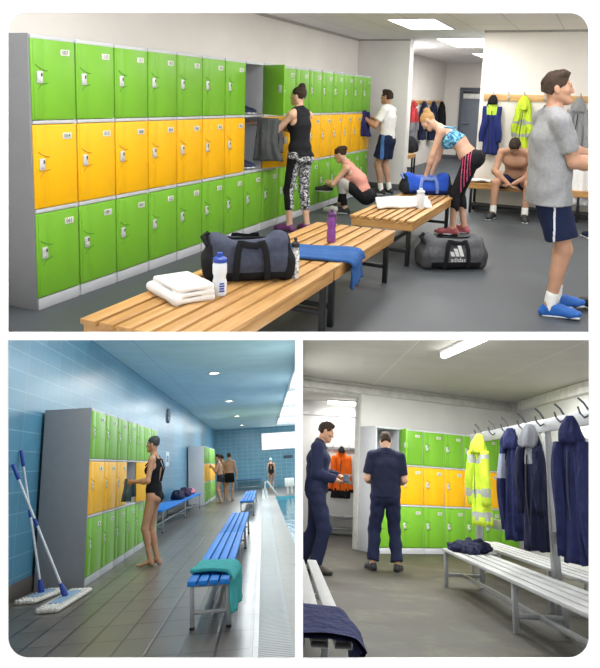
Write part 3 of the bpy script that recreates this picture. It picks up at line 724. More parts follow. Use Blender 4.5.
def mesh_obj(name, parts, mats, parent=None, M=None, matfn=None, clip=None):
    m = MB()
    for Vt, Fc in parts:
        mi = 0
        if matfn is not None: mi = matfn(Vt[Fc].mean(1))
        m.raw([tuple(v) for v in Vt], [tuple(int(i) for i in f) for f in Fc], mi)
    o = m.build(name, mats, parent, M, sharp=0, clip=clip)
    return o
def ik(a, b, l1, l2, hint):
    d = b - a; L = np.linalg.norm(d); u = d / (L + 1e-9)
    if L > l1 + l2 - .004: L = l1 + l2 - .004; b = a + u * L
    x = (l1 * l1 - l2 * l2 + L * L) / (2 * L); y = math.sqrt(max(l1 * l1 - x * x, 0)); w = hint - u * (hint @ u)
    return a + u * x + nrm(w) * y, b
def skin_mat(name, col):
    if name in MATS: return MATS[name]
    m = mat(name, col, .5, var=.07, scale=14, spec=.35)
    m.node_tree.nodes['Principled BSDF'].inputs['Subsurface Weight'].default_value = .06
    m.node_tree.nodes['Principled BSDF'].inputs['Subsurface Radius'].default_value = (.02, .008, .005)
    return m
class Person:
    """x = the person's right, y = forward, z = up; all lengths for a 1.75 m figure, scaled to H"""
    def __init__(s, room, pos, yaw, H=1.75, fem=False, **k):
        s.room, s.H, s.k, s.fem = room, H, H / 1.75, fem
        f = V(math.cos(yaw), math.sin(yaw), 0); r = V(f[1], -f[0], 0)
        s.Ml = Matrix(((r[0], f[0], 0, pos[0]), (r[1], f[1], 0, pos[1]), (0, 0, 1, k.get('z', 0)), (0, 0, 0, 1)))
        if k.get('lean'):
            d = V(*(RT[room][0].T @ V(0, 0, 1))); d[2] = 0; s.Ml = T3(pos[0], pos[1], 0) @ Matrix.Rotation(k['lean'], 4, Vector(nrm(d))) @ T3(-pos[0], -pos[1], 0) @ s.Ml
        s.inv = np.array(s.Ml.inverted()); s.M = ROOM[room] @ s.Ml; s.o = k
        s.skeleton()
    def loc(s, p):   # room point -> figure units
        q = s.inv @ np.array([p[0], p[1], p[2], 1.]); return q[:3] / s.k
    def tgt(s, v):
        if v is None: return None
        if isinstance(v, Vector): return s.loc(v)
        return V(*v)
    def skeleton(s):
        o = s.o; fem = s.fem
        s.pel = s.tgt(o.get('pel', (0, 0, .93))); s.sp = nrm(V(*o.get('spine', (0, .03, 1)))); tw = o.get('twist', 0)
        s.lat = V(math.cos(tw), math.sin(tw), 0); s.lat = nrm(s.lat - s.sp * (s.lat @ s.sp)); s.fw = np.cross(s.sp, s.lat)
        hl = o.get('hiplat'); s.hlat = nrm(V(*hl)) if hl else V(1, 0, 0)
        bend = o.get('bend', .0); mid = s.pel + s.sp * .24 + s.fw * (-.035 * bend * 2)
        s.mid = mid; s.nb = s.pel + s.sp * .515 + s.fw * .0
        sw = .165 if fem else .19
        s.sh = {-1: s.nb - s.sp * .045 - s.lat * sw, 1: s.nb - s.sp * .045 + s.lat * sw}
        for q in (-1, 1):
            dv = o.get('shR' if q == 1 else 'shL')
            if dv is not None: s.sh[q] = s.sh[q] + V(*dv)
        s.hd = nrm(V(*o.get('neck', tuple(s.sp + V(0, .12, .25)))))
        s.face = V(*o.get('face', (0, 1, 0))); s.up = nrm(V(*o.get('headup', (0, 0, 1)))); s.face = nrm(s.face - s.up * (s.face @ s.up)); s.side = np.cross(s.face, s.up)
        s.hc = s.nb + s.hd * .095 + s.up * .085 + s.face * .02
        s.hip = {q: s.pel - V(0, 0, .02) + s.hlat * q * (.085 if not fem else .088) for q in (-1, 1)}
        s.el, s.wr, s.kn, s.an, s.foot = {}, {}, {}, {}, {}
        for q, n in ((-1, 'L'), (1, 'R')):
            w = s.tgt(o.get('w' + n, (q * .26, .06, .80))); hint = V(*o.get('e' + n, (q * .5, -1, -.2)))
            s.el[q], s.wr[q] = ik(s.sh[q], w, .295, .262, hint)
            a = s.tgt(o.get('a' + n, (q * .09, -.02, .085))); kh = V(*o.get('k' + n, (q * .1, 1, 0)))
            s.kn[q], s.an[q] = ik(s.hip[q], a, .435, .42, kh)
            s.foot[q] = nrm(V(*o.get('f' + n, (q * .18, 1, 0))))
    # ---- bare body
    def torso(s, S, g=0., fem=None):
        f = s.fem; L = s.lat
        if f:
            S.cone(s.pel - s.sp * .03, s.pel + s.sp * .07, .103 + g, .098 + g, .03, s.hlat, 1.55, 1.45)
            S.cone(s.pel + s.sp * .09, s.mid, .094 + g, .086 + g, .05, L, 1.45, 1.38)
            S.cone(s.mid, s.nb - s.sp * .17, .086 + g, .098 + g, .05, L, 1.38, 1.42)
            S.cone(s.nb - s.sp * .17, s.nb - s.sp * .055, .096 + g, .066 + g, .04, L, 1.45, 1.9)
            for q in (-1, 1): S.oval(s.nb - s.sp * .185 + s.fw * .075 + L * q * .066, (.058 + g, .05 + g, .056 + g), .03)
        else:
            S.cone(s.pel - s.sp * .03, s.pel + s.sp * .08, .108 + g, .103 + g, .03, s.hlat, 1.45, 1.42)
            S.cone(s.pel + s.sp * .09, s.mid, .1 + g, .102 + g, .05, L, 1.42, 1.42)
            S.cone(s.mid, s.nb - s.sp * .16, .102 + g, .116 + g, .05, L, 1.42, 1.5)
            S.cone(s.nb - s.sp * .16, s.nb - s.sp * .055, .112 + g, .072 + g, .04, L, 1.55, 2.05)
            for q in (-1, 1): S.oval(s.nb - s.sp * .155 + s.fw * .07 + L * q * .075, (.08 + g, .05 + g, .06 + g), .04)
        gb = -.055 if f else -.022
        for q in (-1, 1): S.oval(s.pel - s.sp * .045 + s.fw * gb + s.hlat * q * .065, (.08 + g, .075 + g, .085 + g), .03)
        for q in (-1, 1): S.cone(s.nb + s.hd * .03, s.sh[q], .045 + g, .052 + g, .03)
    def arm(s, S, q, g=0., t0=0., t1=2., up=None):
        m = .88 if s.fem else 1.08
        a, e, w = s.sh[q], s.el[q], s.wr[q]
        def seg(p0, p1, r0, r1, lo, hi, end):
            if hi <= lo: return
            pc = (p0 + (p1 - p0) * hi, nrm(p1 - p0)) if end and g else None; x = .03 if pc else 0
            S.cone(p0 + (p1 - p0) * lo, p0 + (p1 - p0) * hi + nrm(p1 - p0) * x, r0 + (r1 - r0) * lo + g, r0 + (r1 - r0) * hi + g, .02, pc=pc)
        seg(a, e, .052 * m, .04 * m, max(0, t0), min(1, t1), t1 <= 1)
        seg(e, w, .041 * m, .027 * m, max(0, t0 - 1), min(1, t1 - 1), t1 > 1)
        if not g: S.oval(e + (w - e) * .28, (.044 * m, .044 * m, .05 * m), .03)
    def leg(s, S, q, g=0., t1=2., flare=0., g1=None):
        m = .98 if s.fem else 1.04
        a, k, n = s.hip[q], s.kn[q], s.an[q]; g1 = g if g1 is None else g1
        def seg(p0, p1, r0, r1, hi, ga, gb, end, fl):
            if hi <= 0: return
            pc = (p0 + (p1 - p0) * hi, nrm(p1 - p0)) if end and g else None; x = .04 if pc else 0
            S.cone(p0, p0 + (p1 - p0) * hi + nrm(p1 - p0) * x, r0 + ga, r0 + (r1 - r0) * hi + ga + (gb - ga) * hi + fl, .025, pc=pc)
        seg(a, k, .083 * m, .054 * m, min(1, t1), g, g if t1 > 1 else g1, t1 <= 1, 0 if t1 > 1 else flare)
        if t1 > 1: seg(k, n, .053 * m, .036 * m, min(1, t1 - 1), g, g1, True, flare)
        if not g or g < .014:
            back = np.cross(nrm(n - k), s.hlat); back = back if back @ s.foot[q] < 0 else -back
            if t1 > 1: S.cone(k + (n - k) * .2 + back * .018, k + (n - k) * .45 + back * .016, .044 * m + g, .038 * m + g, .03)
    def hand(s, q):
        o = s.o; n = 'R' if q == 1 else 'L'
        d = nrm(s.wr[q] - s.el[q]); d = nrm(V(*o['h' + n])) if 'h' + n in o else d
        pn = V(*o.get('p' + n, (-q, 0, 0))); pn = nrm(pn - d * (pn @ d)); lt = np.cross(pn, d) * q   # lt points to the thumb side
        if 't' + n in o and lt @ V(*o['t' + n]) < 0: lt = -lt
        c = o.get('c' + n, .45); sc = .93 if s.fem else 1.; S = Sdf(); w = s.wr[q]
        S.cone(w - d * .03, w + d * .015, .026, .024, .01, lt, 1.05, 1.2)
        S.cone(w + d * .02, w + d * .078 * sc, .0155, .0145, .012, lt, 1.9, 2.75)
        for i, (ln, dd) in enumerate(((.070, .0), (.078, .004), (.073, .0), (.058, -.008))):
            off = (1.5 - i) * .0225; p = w + d * (.086 * sc + dd) + lt * off; dr = nrm(d + lt * (1.5 - i) * .07); r = .0092 if i < 3 else .0082
            for j, fr in enumerate((.45, .32, .27)):
                a = c * (.75 if j == 0 else 1.0); dr = nrm(dr * math.cos(a) + pn * math.sin(a)); p2 = p + dr * ln * fr * sc * 1.05
                S.cone(p, p2, r * (1 - .08 * j), r * (.92 - .08 * j), .004); p = p2
        p = w + d * .022 + lt * .026; dr = nrm(d * .62 + lt * .78 + pn * .25)
        for j, ln in enumerate((.042, .034, .028)):
            p2 = p + dr * ln * sc; S.cone(p, p2, .0135 - .0018 * j, .0118 - .0018 * j, .008); p = p2; dr = nrm(dr + d * .38 + pn * .22 * (1 + c))
        return S
    def head(s):
        S = Sdf(); c, u, f, r = s.hc, s.up, s.face, s.side; A = (r, f, u); k = .94 if s.fem else 1.
        P = lambda a, b, d: c + r * a * k + f * b * k + u * d * k
        S.oval(P(0, -.012, .028), (.074 * k, .092 * k, .088 * k), .02, A)
        S.cone(P(0, .03, -.02), P(0, .058, -.088), .056 * k, .027 * k, .03, r, 1.0, 1.15)
        for q in (-1, 1):
            S.cone(P(q * .046, .0, -.05), P(q * .018, .062, -.085), .024 * k, .02 * k, .03)
            S.oval(P(q * .036, .062, -.018), (.024 * k, .02 * k, .02 * k), .02, A)
            S.oval(P(q * .076, -.006, -.004), (.009, .019, .032), .006, A); S.oval(P(q * .078, .004, -.022), (.008, .012, .014), .006, A)
        S.cone(P(0, .083, .012), P(0, .101, -.026), .0085, .0125, .012); 
        for q in (-1, 1): S.oval(P(q * .011, .094, -.03), (.0095, .011, .008), .008, A)
        S.cone(P(-.032, .079, .024), P(.032, .079, .024), .012, .012, .015)
        S.cone(P(-.018, .083, -.058), P(.018, .083, -.058), .0085, .0085, .008); S.cone(P(-.015, .081, -.068), P(.015, .081, -.068), .0085, .0085, .008)
        S.oval(P(0, .078, -.09), (.02, .016, .015), .015, A)
        S.cone(s.nb - s.sp * .03 + s.fw * .0, c - u * .055 - f * .015, .056 if not s.fem else .047, .053 if not s.fem else .045, .025)
        return S
    def build(s, name, label, skin, h=.009, barefoot=False, group=None, hands=True, clip=None):
        S = Sdf(); s.torso(S); s.h = h
        S.cone(s.nb - s.sp * .04, s.hc - s.up * .07, .056 if not s.fem else .046, .05 if not s.fem else .043, .03)
        for q in (-1, 1):
            s.arm(S, q); s.leg(S, q)
            a, f = s.an[q], s.foot[q]; sd = np.cross(f, V(0, 0, 1))
            if abs(f[2]) > .3: sd = V(1, 0, 0)
            dn = np.cross(sd, f); dn = dn if dn[2] < 0 else -dn
            hl = a + dn * .055 - f * .03; bl = a + dn * .058 + f * .13
            S.cone(a, hl, .036, .03, .02); S.cone(a + dn * .02 + f * .02, bl, .034, .021, .025, sd, 1.0, 1.75); S.cone(bl, bl + f * .055, .0205, .015, .01, sd, 1.7, 1.9)
        parts = [S.mesh(h), s.head().mesh(min(h, .0075))]
        if hands: parts += [s.hand(q).mesh(max(.0042, h * .45)) for q in (-1, 1)]
        K = s.k
        s.body = mesh_obj(name, [(v * K, f) for v, f in parts], skin, M=s.M, clip=clip); s.clip = clip
        tag(s.body, label, 'person', group); s.face_bits(skin)
        return s
    def part(s, name, S, mats, h=None, matfn=None, label=None, parent=None):
        Vt, Fc = S.mesh(h or s.h); K = s.k; mf = (lambda c: matfn(c / K)) if matfn else None
        o = mesh_obj(name, [(Vt * K, Fc)], mats, parent or s.body, Matrix(), mf, s.clip)
        if label: o['label'] = label
        return o
    def face_bits(s, skin):
        c, u, f, r = s.hc, s.up, s.face, s.side; k = .94 if s.fem else 1.
        P = lambda a, b, d: tuple((c + r * a * k + f * b * k + u * d * k) * s.k)
        if s.o.get('noface'): return
        for q in (-1, 1):
            e = MB(); e.ball(P(q * .033, .066, .006), .0125 * s.k, 0, n=10).ball(P(q * .033, .0735, .006), .0066 * s.k, 1, n=8)
            e.build('eye', [mat('eye_white', 'e8e4de', .3), mat('iris', '3a2a1e', .3)], s.body, Matrix())
        S = Sdf()
        for q in (-1, 1): S.cone(P(q * .018, .084, .028), P(q * .05, .07, .03), .0045 * s.k, .0035 * s.k, .002)
        mesh_obj('eyebrows', [S.mesh(.0028)], s.o.get('browm', mat('dark_brow', '33241a', .8)), s.body, Matrix())
        S = Sdf(); S.cone(P(-.019, .0895, -.059), P(.019, .0895, -.059), .0045 * s.k, .0045 * s.k, .003); S.cone(P(-.014, .0885, -.068), P(.014, .0885, -.068), .005 * s.k, .005 * s.k, .003)
        mesh_obj('lips', [S.mesh(.0028)], mat('lips', 'a8645a', .5), s.body, Matrix())
    # ---- hair and clothes
    def hair(s, m, kind='short', bunpos=(-.05, .11)):
        c, u, f, r = s.hc, s.up, s.face, s.side; A = (r, f, u); k = .94 if s.fem else 1.
        P = lambda a, b, d: c + r * a * k + f * b * k + u * d * k
        S = Sdf(); S.oval(P(0, -.016, .033), (.079 * k, .097 * k, .091 * k), .01, A)
        if kind == 'short':
            S.oval(P(0, -.06, -.02), (.066 * k, .05 * k, .06 * k), .02, A); S.oval(P(0, .03, .098), (.05, .05, .028), .03, A)
            S.half(P(0, .068, .058), f * 1.0 - u * .4); S.half(P(0, .0, -.055), -u - f * .35); 
            S.hole(P(-.12, .06, -.045), P(.12, .06, -.045), .062)
            S.disp = wrinkle(.0035, 70, 3)
        else:
            S.half(P(0, .062, .045), f - u * .55); S.half(P(0, -.01, -.06), -u - f * .1); S.hole(P(-.12, .062, -.045), P(.12, .062, -.045), .068)
            S.disp = wrinkle(.0025, 60, 5)
            if kind == 'bun':
                b = P(0, bunpos[0], bunpos[1]); S.oval(b, (.04, .04, .036), .012); S.cone(P(0, -.06, .07), b, .04, .03, .03)
            if kind == 'low': S.oval(P(0, -.115, .03), (.035, .035, .04), .015)
        return s.part('hair', S, m, min(s.h, .007))
    def cap(s, m):
        c, u, f, r = s.hc, s.up, s.face, s.side; A = (r, f, u); k = .94
        P = lambda a, b, d: c + r * a * k + f * b * k + u * d * k
        S = Sdf(); S.oval(P(0, -.012, .034), (.081 * k, .099 * k, .092 * k), .01, A); S.oval(P(0, -.05, .075), (.05, .05, .045), .03, A); S.half(P(0, .05, .04), f - u * 1.1); S.half(P(0, 0, -.025), -u)
        return s.part('swim_cap', S, m, .007)
    def top(s, m, sleeve=.62, g=.014, hem=.10, neck=.075, name='t_shirt', wr=.0035, sg=.02, matfn=None, vneck=None, loose=0., sd=1):
        S = Sdf(); s.torso(S, g)
        if loose: S.cone(s.pel + s.sp * (hem - .14), s.mid, .102 + g + loose, .1 + g + loose * .5, .05, s.lat, 1.55, 1.42)
        if sleeve:
            for q in (-1, 1): s.arm(S, q, sg, 0, sleeve)
        S.disp = wrinkle(wr, 16, sd); S.half(s.pel + s.sp * (hem - .10), -s.sp); S.hole(s.nb + s.hd * .035 + s.face * .015, s.nb + s.hd * .3, neck)
        return s.part(name, S, m, matfn=matfn)
    def tank(s, m, hem=.0, g=.008, name='vest', top=.11, strap=True, low=.0, matfn=None):
        """sleeveless top: body to the armpits with straps"""
        S = Sdf(); s.torso(S, g); S.disp = wrinkle(.002, 18, 4); S.half(s.pel + s.sp * hem, -s.sp)
        S.hole(s.nb + s.hd * .04 + s.fw * .05, s.nb + s.hd * .3, .085)
        for q in (-1, 1): S.hole(s.sh[q] + s.lat * q * .035 - s.sp * .04 , s.sh[q] + s.lat * q * .05 + s.sp * .1, .098)
        return s.part(name, S, m, matfn=matfn)
    def bottoms(s, m, t1=.62, g=.02, flare=.02, waist=.10, name='shorts', wr=.003, matfn=None, seat=0., sd=2, cutlow=None, g1=None):
        S = Sdf()
        for q in (-1, 1): s.leg(S, q, g, t1, flare, g1)
        w = s.fem
        S.cone(s.pel - s.sp * .03, s.pel + s.sp * (waist + .05), (.106 if w else .11) + g * .6, (.098 if w else .106) + g * .5, .03, s.hlat, 1.52, 1.42, pc=(s.pel + s.sp * waist, s.sp))
        for q in (-1, 1): S.oval(s.pel - s.sp * .045 - s.fw * (.055 if w else .022) + s.hlat * q * .065, (.08 + g * .7, .075 + g * .7, .085 + g * .7), .03)
        S.disp = wrinkle(wr, 18, sd)
        return s.part(name, S, m, matfn=matfn)
    def shoe(s, q, upper, sole, name='shoe', sock=None, sockh=.08, lace=None):
        a, f = s.an[q], s.foot[q]; sd = nrm(np.cross(f, V(0, 0, 1))); dn = np.cross(sd, f); dn = dn if dn[2] < 0 else -dn
        if sock is not None:
            S = Sdf(); S.cone(a + dn * .03, a - nrm(a - s.kn[q]) * sockh, .044, .045, .01); S.disp = wrinkle(.0015, 40, 3); s.part('sock', S, sock, .007)
        S = Sdf(); z = .085; hl = a + dn * .052 - f * .035; bl = a + dn * .052 + f * .14
        S.cone(a + dn * .025 - f * .012, hl, .046, .038, .02, sd, 1., 1.); S.cone(hl, bl, .037, .034, .02, sd, 1., 1.35); S.cone(bl, bl + f * .055, .034, .026, .02, sd, 1.35, 1.4)
        S.cone(a + dn * .01 + f * .035, bl - dn * .01, .04, .03, .02, sd, 1., 1.25); S.half(a + dn * .085, dn); S.half(a - dn * .012 + f * -.0, -dn - f * .0)
        o = s.part(name, S, upper, .0075)
        S = Sdf(); b = a + dn * .074
        S.cone(b - f * .04, b + f * .06, .0125, .0125, .004, sd, 3.3, 3.3); S.cone(b + f * .05, b + f * .2, .0125, .012, .004, sd, 3.5, 3.4); S.half(a + dn * .0865, dn)
        s.part('sole', S, sole, .006, parent=o)
        if lace is not None:
            m = MB()
            for j in range(4):
                p = (a + f * (.055 + .024 * j) - dn * (-.012 - .010 * j)) * s.k; m.cyl(p - sd * .02 * s.k, p + sd * .02 * s.k, .0035 * s.k, n=6)
            m.build('laces', lace, o, Matrix())
        return o
# ================================================================ the cast
SK1, SK2, SK3 = skin_mat('skin_fair', 'c9a088'), skin_mat('skin_warm', 'b58a70'), skin_mat('skin_tan', 'a98068')
HAIR_D, HAIR_B, HAIR_F = mat('dark_brown_hair', '2e2018', .92, var=.25, scale=60, bump=.4), mat('brown_hair', '33251a', .92, var=.25, scale=60, bump=.4), mat('blonde_hair', 'b08a58', .85, var=.3, scale=60, bump=.4)
def cloth(n, c, **k): return mat(n, c, .85, var=k.get('var', .12), scale=k.get('scale', 14), bump=k.get('bump', .25), bscale=k.get('bscale', 220), spec=.2, fold=k.get('fold', 0))
BLK, NAVY, NAVY2 = cloth('black_jersey', '1b1b1f'), cloth('navy_shorts_cloth', '1b2440'), cloth('navy_workwear', '232843', fold=.35)
GREYT, WHT = cloth('grey_marl', '8f9092', var=.1, scale=40, fold=.25), cloth('white_cotton', 'e4e3e0', var=.04, fold=.25)
def pattern(name, cols, scale):
    if name in MATS: return MATS[name]
    m = bpy.data.materials.new(name); m.use_nodes = True; t = Nt(m)
    t.link(t.ramp(t.noise(t.coord(), scale, 3, .8), [(.42, lin(cols[0])), (.5, lin(cols[1])), (.58, lin(cols[2]))]), t.b.inputs['Base Color']); t.b.inputs['Roughness'].default_value = .75
    MATS[name] = m
    return m
PRINT, BLUEP = pattern('black_white_print', ('17171a', '5c5c62', 'd6d6da'), 34), pattern('blue_print', ('1c4a78', '3f8fb8', '8fd0de'), 30)
SHOE_W, SOLE_W = mat('shoe_white', 'd9d8d4', .6), mat('sole_white', 'd4d6d8', .6); SHOE_B, SHOE_K, SHOE_P = mat('shoe_blue', '1f5fb0', .6, bump=.3), mat('shoe_black', '202124', .6), mat('shoe_purple', '6a2f6a', .6)
def legm(x): return None
# ---- woman in black vest at the open lockers
w = Person('T', at('T', 297, 231, z=0), math.radians(158), 1.69, True, pel=(.01, 0, .95), spine=(.02, .06, 1), twist=.12, neck=(.0, .16, 1), face=(-.35, .93, -.15),
           wL=at('T', 257, 124, y=3.52), wR=at('T', 270, 121, y=3.75), eL=(-.1, -.3, -1), eR=(.2, -.1, -1), aL=(-.10, .03, .085), aR=(.09, -.08, .085), kL=(-.1, 1, 0), fL=(-.25, 1, 0), fR=(.3, 1, 0), pL=(0, 0, -1), pR=(0, 0, -1))
w.build('person', 'woman in black vest and printed leggings reaching into the open lockers', SK1, .0085)
w.hair(HAIR_D, 'bun', (-.05, .125)); w.tank(BLK, -.03, .009)
w.bottoms(PRINT and [PRINT, BLK], 1.56, .007, 0, .10, 'leggings', .001, matfn=lambda c: (np.abs(c[:, 0]) > .15).astype(int) if 0 else ((c[:, 0] < -.125) & (c[:, 2] < .9)).astype(int))
for q in (-1, 1): w.shoe(q, SHOE_P, SHOE_K)
# ---- man in white shirt at the far end
w = Person('T', at('T', 384, 194, z=0), math.radians(176), 1.73, pel=(0, 0, .94), spine=(0, .02, 1), face=(0, 1, -.15), wL=at('T', 363, 117, x=.0), wR=at('T', 368, 115, x=.02), eL=(-.4, -.3, -1), eR=(.5, -.3, -1), pL=(0, 0, -1), pR=(0, 0, -1), aL=(-.1, .02, .085), aR=(.1, -.06, .085))
w.build('person', 'man in white t-shirt and navy shorts holding a navy garment at the end lockers', SK2, .0095)
w.hair(HAIR_D); w.top(WHT, .68, .016, .08); w.bottoms([NAVY, mat('blue_side_panel', '3f6fae', .7)], .72, .03, .02, .1, matfn=lambda c: ((c[:, 0] < -.17) & (np.abs(c[:, 1]) < .03)).astype(int))
for q in (-1, 1): w.shoe(q, SHOE_K, SOLE_W, sock=WHT, sockh=.1)
# ---- woman crouching in pink top
q0 = at('T', 352, 213, z=0)
w = Person('T', (q0.x, q0.y, 0), math.radians(186), 1.68, True, pel=(.0, -.19, .27), spine=(0, .68, 1), bend=.6, neck=(0, .75, 1), face=(0, 1, -.75), headup=(0, .5, 1), wL=(-.05, .36, .40), wR=(.07, .36, .42), eL=(-.8, .1, -.5), eR=(.8, .1, -.5), aL=(-.11, .08, .085), aR=(.12, .22, .085), kL=(-.25, .7, 1), kR=(.25, .7, 1), pL=(1, 0, 0), pR=(-1, 0, 0), fL=(-.1, 1, 0))
w.build('person', 'woman in pink top crouching by the green lockers with a shoe', SK1, .009)
w.hair(HAIR_B, 'bun', (-.1, .06)); w.tank(cloth('pink_jersey', 'd9988a'), .06, .009, 'pink_top')
w.bottoms([BLK, cloth('pale_grey_panel', 'b9b5ae')], 1.9, .008, 0, .1, 'leggings', .001, matfn=lambda c: ((c[:, 2] > .3) & (c[:, 1] > .02) & (c[:, 0] < -.12)).astype(int))
for q in (-1, 1): w.shoe(q, SHOE_K, SOLE_W)
CROUCH = w
# ---- blonde woman bending over the blue bag
q0 = at('T', 458, 234, z=0); sh = at('T', 441, 137, y=q0.y - .1)
w = Person('T', (q0.x, q0.y, 0), math.radians(180), 1.74, True, pel=(.0, -.10, .93), spine=(0, .88, .75), bend=.5, neck=(0, .9, .55), face=(-.12, .75, -.75), headup=(0, .8, .6), wL=at('T', 425, 178, y=q0.y - .12), wR=at('T', 431, 176, y=q0.y + .2), eL=(-.5, -.3, 1), eR=(.5, -.3, 1), aL=(-.09, .05, .085), aR=(.10, -.05, .085), kL=(-.05, 1, 0), pL=(0, 1, 0), pR=(0, 1, 0), hL=(0, .25, -1), hR=(0, .25, -1))
w.build('person', 'blonde woman in blue sports top bending over the blue bag on the bench', SK1, .0085)
w.hair(HAIR_F, 'bun', (-.085, .10))
S = Sdf(); w.torso(S, .009); S.half(w.nb - w.sp * .27, -w.sp); S.half(w.nb - w.sp * .115, w.sp); w.part('sports_top', S, BLUEP)
m = MB()
for q in (-1, 1):
    a = (w.nb - w.sp * .12 + w.lat * q * .085 - w.fw * .125) * w.k; b = (w.nb - w.sp * .02 + w.lat * q * .075 + w.fw * .0) * w.k; c = (w.nb - w.sp * .12 + w.lat * q * .085 + w.fw * .13) * w.k
    m.tube([a, (a + b) / 2 - w.fw * .02, b - w.fw * .045 + w.sp * .005, b + w.fw * .03 + w.sp * .02, c], .009, 6)
m.build('strap', BLUEP, w.body, Matrix())
w.bottoms([BLK, mat('pink_stripe', 'd0507a', .7)], 1.38, .007, 0, .10, 'leggings', .001, matfn=lambda c: ((c[:, 0] < -.1) & (np.abs((c[:, 1] + .10 - (c[:, 2] < .5) * .0) % .032 - .016) < .006) & (np.abs(c[:, 1] + .065) < .05)).astype(int))
for q in (-1, 1): w.shoe(q, mat('shoe_red', 'a8555a', .6), SOLE_W)
# ---- seated shirtless man under the coats
q0 = at('T', 521, 205, z=0); sy = UP - .30
w = Person('T', (q0.x, sy, 0), math.radians(-90), 1.72, z=0, pel=(0, 0, .52), spine=(0, .58, 1), bend=.7, neck=(0, .95, .5), face=(0, .55, -1), headup=(0, .95, .45), wL=(-.04, .40, .52), wR=(.05, .40, .50), eL=(-1, .1, -.3), eR=(1, .1, -.3), aL=(-.20, .42, .085), aR=(.22, .45, .085), kL=(-.35, 1, .6), kR=(.35, 1, .6), pL=(1, 0, 0), pR=(-1, 0, 0))
w.build('person', 'shirtless man in dark shorts sitting bowed under the coat hooks', SK2, .0095)
w.hair(HAIR_D); w.bottoms(NAVY, .55, .02, .01, .1)
for q in (-1, 1): w.shoe(q, SHOE_K, SOLE_W, sock=WHT, sockh=.09)
# ---- man in grey t-shirt, nearest
q0 = at('T', 551, 312, z=0)
w = Person('T', (q0.x, q0.y, 0), math.radians(15), 1.83, pel=(.0, -.02, .94), spine=(0, .03, 1), lean=-.085, twist=.12, neck=(0, .2, 1), face=(.2, 1, -.04), wR=(.12, .36, 1.10), wL=(-.12, .38, 1.14), eR=(.25, -.7, -.8), eL=(-.5, -.9, -.3), aR=(.09, -.03, .085), aL=(-.11, .05, .085), fR=(.35, 1, 0), fL=(-.05, 1, 0), pR=(-1, 0, .2), pL=(1, 0, .2), cR=.7, cL=.7)
w.build('person', 'man in grey t-shirt, navy shorts and bright blue trainers standing at the right', SK2, .0075)
w.hair(HAIR_B); w.top(GREYT, .74, .014, -.015, wr=.004, sg=.016, loose=.034)
w.bottoms([NAVY, mat('white_piping', 'd9dadd', .7)], .80, .026, .022, .0, matfn=lambda c: ((c[:, 0] > .12) & (np.abs(c[:, 1] + .02) < .006)).astype(int))
for q in (-1, 1): w.shoe(q, SHOE_B, SOLE_W, sock=WHT, sockh=.085, lace=mat('lace', '2a6ab8', .7))
# ---- pool: swimmer in black costume at the near lockers
def swimsuit(w, m, g=.006):
    S = Sdf(); w.torso(S, g)
    back = -w.fw
    S.hole(w.nb - w.sp * .20 + back * .16, w.nb - w.sp * .30 + back * .16, .085)
    S.hole(w.nb + w.sp * .02, w.nb + w.sp * .3, .095)
    for q in (-1, 1):
        S.hole(w.sh[q] + w.lat * q * .03 - w.sp * .05, w.sh[q] + w.lat * q * .03 + w.sp * .2, .10)
        S.half(w.pel - w.sp * .045 + w.hlat * q * .10, -w.sp * 1. + w.hlat * q * .75)
    S.half(w.pel - w.sp * .16, -w.sp)
    o = w.part('swimsuit', S, m); k = w.k; mm = MB()
    for q in (-1, 1):
        p = [w.nb - w.sp * .34 - w.fw * .10 + w.lat * q * .02, w.nb - w.sp * .16 - w.fw * .135 + w.lat * q * .045, w.nb - w.sp * .04 - w.fw * .085 + w.lat * q * .085, w.nb - w.sp * .005 + w.lat * q * .085, w.nb - w.sp * .12 + w.fw * .12 + w.lat * q * .08]
        mm.tube([x * k for x in p], .011 * k, 6)
    mm.build('strap', m, o, Matrix())
SUIT = cloth('black_swimsuit', '15161a', bump=.05)
q0 = at('L', 153, 566, z=0)
w = Person('L', (q0.x, q0.y, 0), math.radians(172), 1.60, True, pel=(0, 0, .94), spine=(0, -.02, 1), neck=(0, .12, 1), face=(0, 1, -.12), wL=(-.16, .27, 1.13), wR=(.1, .34, 1.13), eL=(-.4, -1, -.3), eR=(.4, -1, -.3), aL=(-.07, .02, .085), aR=(.08, -.04, .085), pL=(1, 0, 0), pR=(-1, 0, 0))
w.build('person', 'swimmer in black swimsuit and dark cap standing at the near pool lockers', SK2, .0085); w.cap(mat('dark_cap', '33393f', .4)); swimsuit(w, SUIT); SWIM = w
# ---- pool: three bathers by the far bank, one by the end wall
q0 = at('L', 218, 503, z=0)
w = Person('L', (X2 + .48, Y2 + .9, 0), math.radians(176), 1.62, pel=(0, 0, .93), spine=(0, .06, 1), neck=(0, .3, 1), face=(0, 1, -.3), wL=(-.14, .30, 1.28), wR=(.14, .32, 1.30), eL=(-.5, -.3, -1), eR=(.5, -.3, -1))
w.build('person', 'dark haired bather in dark trunks leaning at the far pool lockers', SK2, .012); w.hair(HAIR_D); w.bottoms(cloth('dark_trunks', '2b2f3a'), .38, .01, 0, .08, 'trunks')
q0 = at('L', 230, 501, z=0)
w = Person('L', (q0.x, q0.y, 0), math.radians(80), 1.66, pel=(0, 0, .93), face=(-.4, 1, -.1), wR=(.27, .06, .84), wL=(-.2, .2, .95))
w.build('person', 'shirtless man in black trunks seen from behind by the far pool lockers', SK2, .012); w.hair(HAIR_B); w.bottoms(cloth('black_trunks', '17181c'), .55, .016, .01, .08, 'trunks')
w = Person('L', (at('L', 223.5, 500, z=0).x, 19.2, 0), math.radians(100), 1.62, pel=(0, 0, .93), face=(-.6, 1, -.2), wL=(-.2, .25, 1.05), wR=(.2, .25, 1.05))
